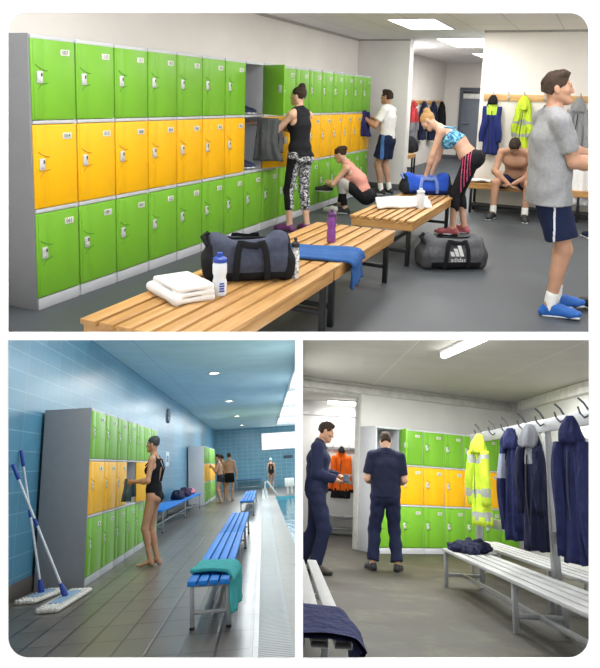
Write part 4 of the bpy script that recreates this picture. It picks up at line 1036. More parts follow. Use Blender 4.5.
w.build('person', 'bather half hidden between the two men at the far pool lockers', SK3, .012); w.hair(HAIR_D); w.bottoms(cloth('grey_trunks', '4a5560'), .5, .014, .01, .08, 'trunks')
w = Person('L', (at('L', 272, 490, z=0).x, 27, 0), math.radians(88), 1.46, True, pel=(0, 0, .94), face=(0, 1, 0), wL=(-.2, .03, .86), wR=(.22, .02, .86), eL=(-1, -.3, 0), eR=(1, -.3, 0))
w.build('person', 'swimmer in white cap standing by the far pool wall, seen from behind', SK2, .012); w.cap(mat('white_cap', 'd6dadd', .4)); swimsuit(w, SUIT, .009)
# ---- works locker room: man in overalls on the left, man in polo at the lockers
q0 = at('R', 318, 572, z=0)
w = Person('R', (at('R', 317, 575, y=-2.6).x - .02, -2.6, 0), math.radians(-8), 1.70, pel=(.0, -.03, .93), spine=(0, .02, 1), neck=(0, .45, 1), face=(.05, 1, -.55), headup=(0, .35, 1), wR=(.10, .22, 1.04), wL=(-.06, .26, 1.08), eR=(.45, -1, -.35), eL=(-.5, -1, -.3), aR=(.10, .0, .085), aL=(-.11, -.20, .085), pR=(-.3, 0, 1), pL=(.3, 0, 1), cR=.8)
w.build('person', 'man in navy overalls looking down at a phone beside the left bench', SK2, .0085, clip=CLIP_R)
w.hair(HAIR_D); w.top(NAVY2, 1.9, .02, .06, .07, 'overall_jacket', .006, .022, loose=.012); w.bottoms(NAVY2, 1.93, .028, .012, .12, 'overall_trousers', .006)
m = MB()
c = (w.nb - w.sp * .015) * w.k; m.tube([c + Vector(w.lat) * .075 * math.cos(a) * 1.1 + Vector(w.fw) * (.075 * math.sin(a) + .012) + Vector((0, 0, -.02 * math.sin(a))) for a in np.linspace(-1.2, 4.35, 18)], .022, 8); m.build('collar', NAVY2, w.body, Matrix())
for q in (-1, 1): w.shoe(q, mat('work_boot', '3a352c', .7, bump=.3), SHOE_K, 'boot')
MAN = w
q0 = at('R', 385, 571, z=0)
w = Person('R', (q0.x, q0.y, 0), math.radians(88), 1.66, pel=(0, 0, .93), spine=(0, .03, 1), neck=(0, .3, 1), face=(.05, 1, -.35), headup=(0, .3, 1), wL=(-.17, .26, 1.06), wR=(.17, .26, 1.06), eL=(-.35, -.6, -.5), eR=(.35, -.6, -.5), aL=(-.16, 0, .085), aR=(.16, 0, .085), fL=(-.35, 1, 0), fR=(.35, 1, 0))
q0 = None; w.build('person', 'man in navy polo shirt and work trousers seen from behind at the lockers', SK1, .0085)
w.hair(HAIR_B); w.top(cloth('navy_polo', '20243a'), .80, .016, .05, .07, 'polo_shirt', .005, .022, loose=.012); w.bottoms(NAVY2, 1.93, .026, .014, .1, 'work_trousers', .006)
m = MB(); c = (w.nb - w.sp * .0) * w.k; m.tube([c + Vector(w.lat) * .072 * math.cos(a) + Vector(w.fw) * (.072 * math.sin(a) + .012) for a in np.linspace(-4.2, 1.0, 16)], .018, 8); m.build('collar', MATS['navy_polo'], w.body, Matrix())
for q in (-1, 1): w.shoe(q, SHOE_K, SHOE_K, 'boot')
# ================================================================ things lying, standing and hanging about
def ppm(k, X):   # metres per pixel at a point
    return float((RT[k][0] @ np.array(X, float) + RT[k][1])[2]) / F_PX
def sdf_obj(name, S, h, mats, parent=None, M=None, matfn=None, clip=None): return mesh_obj(name, [S.mesh(h)], mats, parent, M, matfn, clip)
TERRY, TERRY_B, TERRY_T = cloth('white_terry', 'e8e6e2', var=.04, bump=.6), cloth('blue_terry', '335a92', bump=.6), cloth('teal_terry', '3fa0a0', bump=.6)
# ---- folded white towel
A, B, C = at('T', 149, 293, z=.46), at('T', 183, 313, z=.46), at('T', 214, 298, z=.46)
cx = (A + C) / 2; ax = nrm(V(*(B - A))); ay = nrm(V(*(C - B))); la, lb_ = (B - A).length * .40, (C - B).length * .40
S = Sdf()
for i, z in enumerate((.016, .046, .074)): S.block((.0, .006 * i, z), (la - .006 * (i == 2), lb_ - .004 * i, .0165), .014, .004)
S.cone((-la + .01, -lb_ + .012, .03), (la - .01, -lb_ + .012, .03), .03, .03, .01); S.disp = wrinkle(.003, 22, 4)
o = sdf_obj('folded_towel', S, .007, TERRY, M=place('T', (cx.x, cx.y, .462), math.atan2(ax[1], ax[0]))); tag(o, 'white towel folded in layers on the nearest bench, beside the blue capped bottle', 'towel')
# ---- bottles
def bottle(room, px, py, zb, hpx, r, label, mb, mc, kind='sport', name='water_bottle', stripe=None):
    q = at(room, px, py, z=zb); H = hpx * ppm(room, q); t = thing(name, label, 'bottle', room, (q.x, q.y, zb), .6)
    h = H * .78
    MB().lathe([(0, 0), (r * .9, 0), (r, .012), (r, h * .42), (r * .86, h * .5), (r * .86, h * .58), (r, h * .68), (r, h * .92), (r * .9, h), (0, h)] if kind == 'sport' else [(0, 0), (r * .93, 0), (r, .01), (r, h * .85), (r * .8, h * .97), (r * .7, h), (0, h)], n=24).build('body', mb, t)
    MB().lathe([(0, h), (r * .97, h), (r * .98, h + H * .09), (r * .6, h + H * .13), (r * .34, h + H * .14), (r * .34, H * .95), (r * .42, H * .955), (r * .4, H), (0, H)], n=24).build('cap', mc, t)
    if stripe is not None:
        m = MB()
        for j in range(4): m.box((0, -r - .0005, h * (.16 + .075 * j)), (r * (.75 - .1 * (j % 2)), .003, h * .05), .001, M=RZ(.25))
        m.build('printed_mark', stripe, t)
    return t
clear = mat('frosted_plastic', 'dfe5ea', .35, var=.03); bluecap = mat('blue_cap', '2348a8', .4); purp = mat('purple_bottle', '7a3a8c', .25, coat=.3)
bottle('T', 219.5, 294.5, .46, 43, .041, 'white sports bottle with blue cap standing on the nearest bench', clear, bluecap, stripe=bluecap)
bottle('T', 331, 242, .46, 33, .036, 'purple sports bottle standing on the second bench', purp, mat('dark_purple_cap', '54285f', .35))
bottle('T', 294.5, 278, .46, 41, .026, 'slim white patterned bottle with dark cap beside the navy holdall', PRINT if 0 else pattern('white_grey_print', ('6b6d70', 'e4e4e2', 'f0efec'), 40), SHOE_K, 'plain')
bottle('T', 420, 208, .46, 20, .045, 'plain white bottle on the middle bench in front of the blue bag', clear, clear, 'plain')
# ---- holdalls
def holdall(name, label, room, loc, rz, L, D, H, body, ends, strap, logo=False, slump=.06, base=None):
    t = thing(name, label, 'bag', room, loc, rz); dsp = wrinkle(.006, 12, int(L * 100))
    def shape(g=0):
        S = Sdf(); S.block((0, 0, H * .27), (L / 2 + g, D / 2 + g, H * .27 + g), .06, .03); S.block((0, 0, H * .62), (L * .43 + g, D * .40 + g, H * .22 + g), .05, .09)
        for q in (-1, 1): S.oval((q * L * .36, 0, H * .84), (.06 + g, D * .30 + g, .045 + g), .05)
        S.disp = dsp; return S
    S = shape(); sdf_obj('body', S, .011, [body, base or body], t, Matrix(), lambda c: (c[:, 2] < H * .22).astype(int))
    for q in (-1, 1):
        S = shape(.004); S.half((q * L * .36, 0, 0), (-q, 0, .16)); sdf_obj('end_panel', S, .011, ends, t, Matrix())
    for q in (-1, 1):
        y = q * D * .5; m = MB(); a = L * .17
        pts = [(-a * 1.05, y * 1.06, .02), (-a, y * 1.13, H * .35), (-a * .92, y * 1.07, H * .62), (-a * .75, y * .92, H * .84), (-a * .3, y * 1.0, H * .80), (a * .3, y * 1.02, H * .78), (a * .75, y * .92, H * .84), (a * .92, y * 1.07, H * .62), (a, y * 1.13, H * .35), (a * 1.05, y * 1.06, .02)]
        P = [Vector(p) for p in pts]; Q = []
        for i in range(len(P) - 1):
            for u in (0, .34, .67): Q.append(P[i].lerp(P[i + 1], u))
        m.tube(Q + [P[-1]], .021, 8, flat=(0, 1, 0)); m.build('handle', strap, t)
    m = MB(); m.tube([(-L * .36, 0, H * .90), (-L * .18, .0, H * .86), (0, 0, H * .86), (L * .18, 0, H * .86), (L * .36, 0, H * .90)], .008, 6); m.build('zip', strap, t)
    m = MB(); m.tube([(-L * .47, -D * .2, H * .75), (-L * .52, -D * .1, H * .92), (-L * .46, 0, H * .98), (-L * .42, D * .1, H * .9)], .014, 6); m.build('carry_loop', strap, t)
    if logo:
        m = MB(); wl = mat('white_print', 'e9e9e9', .6); y = -D / 2 - .016
        for j, hh in enumerate((.045, .075, .105)):
            x = -.06 + j * .045
            m.raw([(x, y, H * .42), (x + .036, y, H * .42), (x + .036 - hh * .38, y - .0, H * .42 + hh), (x - hh * .38, y, H * .42 + hh)], [(0, 1, 2, 3)])
        m.text('adidas', .06, T3(.01, y, H * .42 - .035) @ Matrix.Rotation(PI / 2, 4, 'X')); m.build('printed_mark', wl, t)
    return t
BAGN, BAGK, BAGG, BAGB = cloth('navy_grey_canvas', '434858', var=.2, scale=30), cloth('black_webbing', '1c1d20'), cloth('charcoal_canvas', '5a5b5f', var=.2, scale=30), cloth('bright_blue_nylon', '2a52b8', var=.15)
p0, p1 = at('T', 208, 284, z=.46), at('T', 293, 281, z=.46); pc = (p0 + p1) / 2; d = (p1 - p0); rz = math.atan2(d.y, d.x)
hx = pc + Vector((-math.sin(rz), math.cos(rz), 0)) * .13
holdall('holdall', 'navy grey holdall with black handles lying on the nearest bench', 'T', (hx.x, hx.y, .462), rz, d.length + .03, .27, .29, BAGN, BAGK, BAGK, base=BAGK)
p0, p1 = at('T', 401, 197, z=.46), at('T', 443, 193, z=.46); pc = (p0 + p1) / 2; d = p1 - p0; rz = math.atan2(d.y, d.x) * .5
holdall('kit_bag', 'bright blue kit bag on the middle bench under the bending woman hands', 'T', (pc.x, pc.y + .12, .462), rz, d.length * .82, .25, .25, BAGB, cloth('dark_bag_end', '22262e'), cloth('pale_blue_strap', '6f86c4'), base=cloth('deep_blue', '1f2f70'))
p0, p1 = at('T', 424, 270, z=0), at('T', 487, 270, z=0); pc = (p0 + p1) / 2; d = p1 - p0; rz = math.atan2(d.y, d.x)
hx = pc + Vector((-math.sin(rz), math.cos(rz), 0)) * .15
holdall('gym_bag', 'large grey and black gym bag with white three-bar mark on the floor', 'T', (hx.x, hx.y, 0), rz, d.length + .02, .32, .33, BAGG, cloth('grey_end', '4a4b4f'), BAGK, True, base=BAGK)
# ball and lid showing behind the holdall
q = at('T', 262, 236, x=1.55)
# ---- draped blue towel over the edge of the second bench
def drape(name, label, room, path, wvec, n, mat_, thick=.014, amp=.010, f=9., sd=1, taper=0., clip=None):
    """cloth laid along a path, width along wvec, with soft folds"""
    P = [Vector(p) for p in path]; Q = []
    for i in range(len(P) - 1):
        for u in np.linspace(0, 1, 7)[:-1]: Q.append(P[i].lerp(P[i + 1], float(u)))
    Q.append(P[-1]); w = Vector(wvec); r = np.random.RandomState(sd); ph = r.rand(6) * 6.28; rows = []
    for _ in range(2):
        Q = [Q[0]] + [(Q[i - 1] + Q[i] * 2 + Q[i + 1]) / 4 for i in range(1, len(Q) - 1)] + [Q[-1]]
    for i, p in enumerate(Q):
        tg = (Q[min(i + 1, len(Q) - 1)] - Q[max(i - 1, 0)]).normalized(); no = w.normalized().cross(tg); s = i / (len(Q) - 1); row = []
        if no.z < 0 and abs(no.z) > .3: no = -no
        for j in range(n):
            v = j / (n - 1) - .5; k = 1 - taper * s
            e = amp * (math.sin(v * f + ph[0] + 2 * s) + .6 * math.sin(v * f * 2.1 + ph[1] + 3 * s) + .5 * math.sin(s * 14 + ph[2] + v * 4)) * (.35 + .65 * s) + amp * 1.2
            row.append(p + w * (v * k + .02 * math.sin(s * 7 + ph[3])) + no * e)
        rows.append(row)
    m = MB().grid(rows, 0, thick); o = m.build(name, mat_, M=ROOM[room].copy(), sharp=0, clip=clip)
    return tag(o, label, 'towel' if 'towel' in name else 'garment')
e0 = at('T', 297, 258, z=.47); e1 = at('T', 340, 268, z=.47)
drape('beach_towel', 'blue towel draped over the front edge of the second bench', 'T', [(1.56, .80, .468), (1.75, .86, .468), (1.95, .93, .468), (2.065, .97, .462), (2.085, .985, .40), (2.085, 1.0, .26)], (-.05, .37, 0), 22, TERRY_B, .02)
drape('crumpled_towel', 'white towel spread along the middle bench behind the plain white bottle', 'T', [(1.47, 3.35, .47), (1.55, 3.5, .474), (1.66, 3.62, .47), (1.80, 3.74, .472), (1.93, 3.80, .47)], (-.22, .62, 0), 22, TERRY, .03, .014, 14)
# ---- hanging coats
HIVIS, HIVISO, REFL = cloth('hi_vis_yellow', 'bcd63c', var=.08, fold=.6), cloth('hi_vis_orange', 'f06a1c', var=.06, fold=.6), mat('reflective_grey', '9aa09c', .35)
def loft(rows, n, folds, amp, sd, mats_fn=None):
    """cloth tube: rows of (centre, half width, half depth); folds deepen down its length"""
    r = np.random.RandomState(sd); ph = r.rand(4) * 6.28; th = np.linspace(0, 2 * PI, n, endpoint=False); Vt = []; m = len(rows)
    for i, (c, a, d) in enumerate(rows):
        u = i / (m - 1); k = amp * min(1, .15 + 1.1 * u); w = 1 + k * (np.sin(folds * th + ph[0] + .9 * math.sin(3 * u + ph[1])) + .7 * np.sin((folds + 4) * th + ph[2] - 1.5 * u) + .35 * np.sin(3 * th + 9 * u + ph[3]))
        for t, q in zip(th, w): Vt.append((c[0] + a * math.cos(t) * (1 + (q - 1) * .35), c[1] + d * math.sin(t) * (1 + (q - 1) * 1.25), c[2] + .006 * math.sin(5 * t + ph[1]) * u))
    Fc = [(i * n + j, (i + 1) * n + j, (i + 1) * n + (j + 1) % n, i * n + (j + 1) % n) for i in range(m - 1) for j in range(n)]
    Fc += [tuple(range(n)), tuple(range((m - 1) * n, m * n))[::-1]]
    V_ = np.array(Vt); C_ = np.array([V_[list(f)].mean(0) for f in Fc]); mi = 0 if mats_fn is None else mats_fn(C_)
    return MB().raw(Vt, [f[::-1] for f in Fc], mi)
def coat(name, label, cat, room, hook, face, w, h, m, matfn=None, sleeve=.62, hood=True, inner=None, group=None, sd=1, zip_=True, depth=.07, clip=None):
    """garment hung from one point; local y is away from the wall"""
    M = T3(hook) @ RZ(face - PI / 2); m = m if isinstance(m, list) else [m]; hw = w * .5; y = depth; r = np.random.RandomState(sd + 100); hz = min(.26, h * .26)
    Z = [0.02, -.03, -.07, -hz * .5, -hz * .8, -hz] + list(np.linspace(-hz, -h, 16)[1:])
    def wid(z):
        t = -z
        if t < .07: return .03 + .03 * max(t, 0) / .07
        if t < hz: return .06 + (hw * .74 - .06) * ((t - .07) / (hz - .07)) ** .75
        return hw * (.74 + .14 * (t - hz) / (h - hz)) * (1 + .05 * math.sin(6 * t + sd))
    def dep(z): return min(.075, .03 + .05 * max(-z, 0) / hz)
    rows = [((.012 * math.sin(4 * z + sd), y + .01 * math.sin(5 * z), z), wid(z), dep(z)) for z in Z]
    M0 = ROOM[room] @ M; o = loft(rows, 48, 7, .13, sd, matfn).build(name, m, M=M0, sharp=0, clip=clip); tag(o, label, cat, group)
    for q in (-1, 1):
        L = h * sleeve; zz = np.linspace(0, 1, 14); rows = []
        for u in zz:
            z = -hz * .62 - L * u; rows.append(((q * (hw * .60 + hw * .30 * u ** .8 + .012 * math.sin(7 * u + sd)), y + .03 + .03 * math.sin(2.6 * u + .4 * q), z), (.05 + .012 * math.sin(3 * u)) * (1 - .22 * u) * min(1, w / .42 + .25), .048 * (1 - .15 * u)))
        loft(rows, 28, 5, .13, sd + 7 + q, matfn).build('sleeve', m, o, Matrix(), sharp=0, clip=clip)
    if h > .7 and zip_:
        z = np.linspace(-hz * .9, -h + .03, 14); MB().tube([(.012 + .010 * math.sin(v * 9), y + .074 + .006 * math.sin(v * 7), v) for v in z], .006, 6).build('zip', INK, o, Matrix(), clip=clip)
    k = 1. if hood else .62
    rows = [((.0, y + .015 + .03 * u, .03 - .20 * k * u), .022 + (.075 * k) * math.sin(PI * min(u * .62 + .04, 1)), .02 + .042 * k * math.sin(PI * min(u * .62 + .04, 1))) for u in np.linspace(0, 1, 9)]
    loft(rows, 28, 5, .16, sd + 3).build('hood' if hood else 'collar', inner or m[0], o, Matrix(), sharp=0, clip=clip)
    return o
def bundle(name, label, cat, room, top, rz, w, h, m, sd):
    """cloth gathered at the top and hanging in loose lobes"""
    rows = [((.02 * math.sin(5 * u + sd) * u, .012 * math.sin(7 * u), .035 - (h + .03) * u), w * (.30 + .05 * math.sin(4 * u + sd) + .20 * u), (.022 + .04 * min(1, u * 3)) * (1 - .15 * u)) for u in np.linspace(0, 1, 16)]
    o = loft(rows, 48, 6, .17, sd).build(name, m, M=place(room, top, rz), sharp=0); tag(o, label, cat)
    rows = [((w * .34 + .02 * u, .05 + .01 * math.sin(4 * u), .01 - h * .8 * u), .045 * (1 - .25 * u), .035) for u in np.linspace(0, 1, 12)]
    loft(rows, 24, 4, .15, sd + 5).build('sleeve', m, o, Matrix(), sharp=0)
    return o
# pine rails and hooks on the coat wall and in the passage
def hook_rail(room, M, L, zc, hh, hooks, label, mb, mh):
    t = thing('hook_rail', label, 'hook rail', room, M=M); MB().span((0, -.022, zc - hh), (L, 0, zc + hh), .004).build('board', mb, t)
    for x in hooks: MB().tube([(x, -.02, zc - .02), (x, -.05, zc - .035), (x, -.075, zc - .01), (x, -.07, zc + .02)], .007, 6).tube([(x, -.02, zc + .02), (x, -.05, zc + .06), (x, -.085, zc + .085)], .007, 6).box((x, -.024, zc), (.025, .006, .07), .002).build('hook', mh, t)
    return t
zr = at('T', 500, 97.3, y=UP).z; xr = at('T', 484, 97, y=UP).x
hk = [at('T', p, 97, y=UP).x - xr for p in (494, 509, 525, 545, 565, 581)]
PINE_R = wood('pine_rail', 'c39457', 'dcb47e', 0); STEELH = mat('steel', 'b8babd', .3, .9)
hook_rail('T', T3(xr, UP, 0), 3.4, zr, .047, hk + [2.3, 2.9], 'long pine hook rail on the wall above the seated man', PINE_R, STEELH)
yk = UP - .06
def hang_T(px, *a, **k): return (at('T', px, 97, y=yk).x, UP - .02, zr + .0)
sc = ppm('T', (2.4, UP, 1.4))
LIME = cloth('lime_lining', 'b9d64a')
coat('jacket', 'navy overall jacket with lime and black hood hanging left on the long hook rail', 'coat', 'T', hang_T(494), -PI / 2, 18 * sc, 57 * sc, [cloth('navy_twill', '26306a', fold=.6), LIME, BLK], lambda c: np.where(c[:, 2] > -.12, 2, np.where((c[:, 2] > -.26) & (np.abs(c[:, 0]) < .07), 1, 0)), .62, False, BLK, sd=2)
band = lambda zs, t=.03: (lambda c: np.any([np.abs(c[:, 2] - z + .35 * 0) < t for z in zs], 0).astype(int))
coat('hi_vis_jacket', 'bright yellow hi-vis jacket with grey bands on the long hook rail', 'coat', 'T', hang_T(525), -PI / 2, 16 * sc, 58 * sc, [HIVIS, REFL], band((-.34, -.52), .025), .5, True, HIVIS, sd=3)
coat('hoodie', 'grey hooded top hanging at the right end of the long hook rail', 'coat', 'T', hang_T(580), -PI / 2, 24 * sc, 57 * sc, GREYT, None, .7, True, sd=4)
q = at('T', 585, 158, y=UP - .25)
bundle('white_shirt', 'white shirt hanging low at the right edge beside the man in grey', 'garment', 'T', at('T', 583, 161, y=UP - .34), .3, .30, 42 * sc, WHT, 6)
a0, a1 = at('T', 404, 102, x=-.46), at('T', 442.5, 103, x=-.46)
zr2 = at('T', 425, 102.3, x=-.46).z
hy = [at('T', p, 102, x=-.46).y - (a0.y - .4) for p in (411, 422, 432, 440)]
hook_rail('T', T3(-.46, a0.y - .4, 0) @ RZ(PI / 2), a1.y - a0.y + .4, zr2, .05, hy, 'pine hook rail with dark coats along the passage wall', PINE_R, STEELH)
for i, (px, w_, h_, mm, lab) in enumerate(((411, .5, .86, [cloth('dull_red', 'a8383c'), cloth('mid_grey', '77777b')], 'red topped grey jacket, nearest on the passage hook rail'), (421.5, .5, .9, [NAVY2, cloth('blue_flash', '2c4a78')], 'navy jacket hanging second on the passage hook rail'), (431, .55, .95, [cloth('deep_navy', '1f2740')] * 2, 'dark navy coat behind the blonde woman on the passage hook rail'), (439.5, .5, .9, [BLK, BLK], 'black coat at the far end of the passage hook rail'))):
    y = at('T', px, 102, x=-.44).y
    coat('jacket', lab, 'coat', 'T', (-.45, y, zr2), 0, w_, h_, mm, (lambda c: (c[:, 2] < -.45).astype(int)) if i == 0 else None, .6, i > 0, mm[0], sd=10 + i, group=None)
# bags in the passage and papers on the coat wall bench
def soft_bag(name, label, room, loc, r, m1, m2, rz=0):
    t = thing(name, label, 'bag', room, loc, rz); S = Sdf(); S.oval((0, 0, r[2] * .95), r, .04); S.block((0, 0, r[2] * .5), (r[0] * .9, r[1] * .9, r[2] * .5), .06, .05); S.disp = wrinkle(.008, 14, 5); S.half((0, 0, .004), (0, 0, -1)); sdf_obj('body', S, .014, m1, t, Matrix())
    MB().tube([(-r[0] * .5, -r[1] * .8, r[2] * 1.2), (-r[0] * .3, -r[1] * .9, r[2] * 1.9), (r[0] * .3, -r[1] * .9, r[2] * 1.9), (r[0] * .5, -r[1] * .8, r[2] * 1.2)], .015, 6).build('handle', m2, t)
    return t
q = at('T', 411, 164, z=.44); soft_bag('rucksack', 'dark navy rucksack on the passage bench, nearest the white pier', 'T', (-.25, max(q.y, 9.2), .441), (.2, .22, .2), NAVY2, BAGK)
q = at('T', 436, 153, z=.44); soft_bag('sports_bag', 'round black bag further along the passage bench', 'T', (-.25, q.y - .3, .441), (.2, .3, .18), BLK, BAGK)
q = at('T', 490, 172, z=.44)
drape('shirt_pile', 'white crumpled cloth on the wall bench beside the seated man', 'T', [(q.x - .22, UP - .30, .45), (q.x - .1, UP - .28, .458), (q.x + .02, UP - .3, .452), (q.x + .15, UP - .27, .46), (q.x + .24, UP - .28, .448)], (.03, .27, 0), 14, WHT, .016, .012, 12, 6)
# ---- shoes standing on their own
def trainer(name, label, room, loc, rz, up, so, k=1.):
    S = Sdf(); S.cone((-.09, 0, .06), (-.02, 0, .055), .042, .045, .02, (0, 1, 0), .9, .95); S.cone((-.03, 0, .05), (.10, 0, .035), .045, .032, .02, (0, 1, 0), .95, 1.3); S.cone((.08, 0, .034), (.13, 0, .03), .032, .026, .01, (0, 1, 0), 1.3, 1.3)
    S.half((0, 0, .012), (0, 0, -1)); S.hole((-.06, 0, .08), (-.05, 0, .2), .03); sc_ = Matrix.Scale(k, 4)
    o = sdf_obj(name, S, .006, up, M=ROOM[room] @ T3(loc) @ RZ(rz) @ sc_); tag(o, label, 'shoe')
    S = Sdf(); S.cone((-.1, 0, .012), (.14, 0, .012), .012, .012, .004, (0, 1, 0), 3.4, 3.3); S.half((0, 0, .001), (0, 0, -1)); sdf_obj('sole', S, .005, so, o, Matrix())
    return o
q = at('T', 331, 212.5, z=0); trainer('trainer', 'white trainer lying on the floor by the crouching woman, nearer the lockers', 'T', q, 2.6, SHOE_W, SOLE_W)
q = at('T', 338, 211, z=0); trainer('trainer', 'grey and white trainer on the floor at the crouching woman feet', 'T', q, 3.4, cloth('grey_mesh', '8b8d90'), SOLE_W)
zs = ROWS[1][1] + .004
for z, lab in ((1.37 - .005, 'top'), (.755 - .005, 'middle')):
    for j, yy in enumerate((.14, .25)):
        trainer('trainer', ('dark trainer inside the open %s locker, %s' % (lab, ('on the left of the pair', 'on the right of the pair')[j])), 'T', (-.16 + .02 * j, 7 * PWT + yy, z + .006), .1 - .2 * j, mat('navy_trainer', '232a4a', .7), SOLE_W)
q = at('T', 587.5, 309, z=0); trainer('trainer', 'black trainer with white sole on the floor at the right edge', 'T', (q.x + .03, q.y, 0), 2.2, SHOE_K, SOLE_W, 1.1)
q = at('T', 586.5, 238, z=0); t = trainer('trainer', 'dark navy trainer on the floor behind the man in grey, at the right edge', 'T', (q.x + .02, q.y, 0), 2.0, NAVY, SOLE_W)
# ---- garments held by people in the changing room
DKG = cloth('charcoal_fleece', '4c4f50', fold=.6)
bundle('hoodie', 'charcoal hoodie held up by the woman in black vest', 'garment', 'T', at('T', 268, 121, y=3.45), .4, .36, 40 * ppm('T', (.2, 3.5, 1.2)), DKG, 21)
bundle('tracksuit_top', 'navy garment held by the man in white t-shirt', 'garment', 'T', at('T', 362.5, 112.5, y=7.12), .4, .24, 24 * ppm('T', (.1, 7.1, 1.4)), cloth('navy_purple', '2c2c5c', fold=.6), 22)
q = CROUCH.M @ Vector(tuple((CROUCH.wr[-1] + V(0, .06, -.06)) * CROUCH.k)); q = ROOM['T'].inverted() @ q
t = trainer('trainer', 'black and white trainer held by the crouching woman', 'T', (q.x, q.y, q.z - .05), 3.3, SHOE_K, SOLE_W)
# ================================================================ pool hall things
POLE, MOPB = mat('white_pole', 'd8dce0', .35), mat('mop_blue', '1f3f9a', .4); FRN = cloth('mop_fringe', 'd9d6cd', var=.25, scale=60, bump=.8)
def mop(label, foot, top, c0, c1, wd):
    """flat mop: head from c0 to c1 on the floor, pole leaning from its joint to the wall"""
    c0, c1 = Vector(c0), Vector(c1); mid = (c0 + c1) / 2; d = (c1 - c0); an = math.atan2(d.y, d.x); L = d.length
    t = thing('mop', label, 'mop', 'L', (mid.x, mid.y, 0), an); inv = (T3(mid.x, mid.y, 0) @ RZ(an)).inverted(); tp = inv @ Vector(top)
    S = Sdf(); S.block((0, 0, .02), (L / 2, wd / 2, .02), .018, .01)
    S.disp = lambda P: .010 * np.sin(P[..., 0] * 95 + 3 * np.sin(P[..., 1] * 40)) * np.sin(P[..., 1] * 70 + 1) ; S.half((0, 0, .002), (0, 0, -1)); sdf_obj('fringe', S, .008, FRN, t, Matrix())
    MB().box((0, 0, .047), (L * .62, wd * .5, .014), .006).build('plate', mat('pale_blue_plate', '7f9fb8', .5), t)
    j = Vector((0, 0, .05)); u = (tp - j).normalized(); MB().tube([j, j + u * .05, j + u * .13], [.03, .03, .017], 10).build('joint', MOPB, t)
    p = MB().tube([j + u * .12, tp], .0125, 10).build('pole', POLE, t); MB().tube([tp - u * .17, tp - u * .16, tp - u * .01, tp], [.014, .019, .019, .012], 10).build('grip', MOPB, p); MB().tube([j + u * ((tp - j).length * .52), j + u * ((tp - j).length * .52 + .08)], .017, 10).build('collar', MOPB, p)
xw = -.555
for lab, (a, b), tp, wd in (('flat mop leaning on the blue tiles, its head against the dark locker end', ((24, 605), (57, 592)), (21, 450), .17), ('flat mop with its head nearest the camera, pole crossing the other', ((46, 614), (82, 592)), (12.5, 464), .17)):
    mop(lab, None, at('L', tp[0], tp[1], x=xw), at('L', a[0], a[1], z=.0), at('L', b[0], b[1], z=.0), wd * 1.3)
q = at('L', 167.5, 416, x=-.58); r = 7.0 * ppm('L', q)
t = thing('wall_clock', 'round grey clock on the blue tiled wall above the lockers', 'clock', 'L', (-.578, q.y, q.z)); Rx = Matrix.Rotation(PI / 2, 4, 'Y')
MB().lathe([(0, 0), (r, 0), (r, .05), (r * .9, .055), (r * .88, .03), (0, .03)], n=28, M=Rx).build('case', mat('clock_case', '8d9498', .4), t)
MB().lathe([(0, .03), (r * .87, .031), (r * .87, .033), (0, .034)], n=28, M=Rx).build('dial', mat('clock_dial', 'eceff0', .5), t)
MB().bar((.04, 0, 0), (.04, r * .1, r * .55), .012, .008, 0).bar((.042, 0, 0), (.042, -r * .5, -r * .3), .010, .008, 0).build('hand', INK, t)
q = at('L', 167, 459, x=-.58); k = ppm('L', q)
t = thing('wall_poster', 'small pale poster on the blue wall just behind the swimmer', 'poster', 'L', (-.578, q.y, q.z)); MB().span((0, -.35, -7 * k), (.012, .35, 7 * k), .003).build('sheet', mat('poster_paper', 'd9e2e6', .6), t); MB().span((.012, -.2, -3 * k), (.0145, .22, 3 * k), .001).build('print', mat('poster_print', '7a93a8', .6), t)
q = at('L', 288, 456.5, y=YE - .02); k = ppm('L', q)
t = thing('wall_sign', 'small dark sign on the far end wall beside the window', 'sign', 'L', (q.x, YE - .03, q.z)); MB().span((-4.5 * k, -.02, -1.4 * k), (4.5 * k, 0, 1.4 * k), .004).build('board', mat('sign_slate', '35505f', .5), t)
# teal towel over the near end of the blue bench
drape('pool_towel', 'teal towel thrown over the near end of the long blue bench', 'L', [(1.42, -2.1, .362), (1.52, -2.16, .366), (1.62, -2.22, .366), (1.725, -2.28, .362), (1.765, -2.36, .31), (1.775, -2.46, .20), (1.78, -2.5, .13)], (.05, .62, 0), 22, TERRY_T, .022, .012, 11, 4)
# bags on the wall bench
yb = at('L', 180, 500, z=.44).y
for (name, lab, px, r, m1) in (('bag', 'navy bag nearest on the blue wall bench', 178, (.16, .5, .12), NAVY2), ('bag', 'purple black bag in the middle of the blue wall bench', 185, (.16, .55, .13), cloth('purple_black', '3a2748')), ('towel', 'pink rolled towel at the far end of the blue wall bench', 191.5, (.12, .4, .09), cloth('pink_towel', 'c77a90'))):
    R_, t_ = RT['L']; ys = np.linspace(6.4, 14.8, 200); y = min(ys, key=lambda v: abs(proj('L', (-.28, v, .5))[0] - px))
    o = soft_bag(name, lab, 'L', (-.28, float(y), .432), r, m1, BAGK); o['category'] = 'towel' if name == 'towel' else 'bag'
# cloth in the swimmer's hands
q = ROOM['L'].inverted() @ (SWIM.M @ Vector(tuple((SWIM.wr[-1] + V(.05, .09, .01)) * SWIM.k)))
bundle('wet_cloth', 'dark grey green cloth dangling from the swimmer hands', 'garment', 'L', q, -.2, .14, .25, cloth('grey_green_cloth', '46585c', fold=.6), 31)
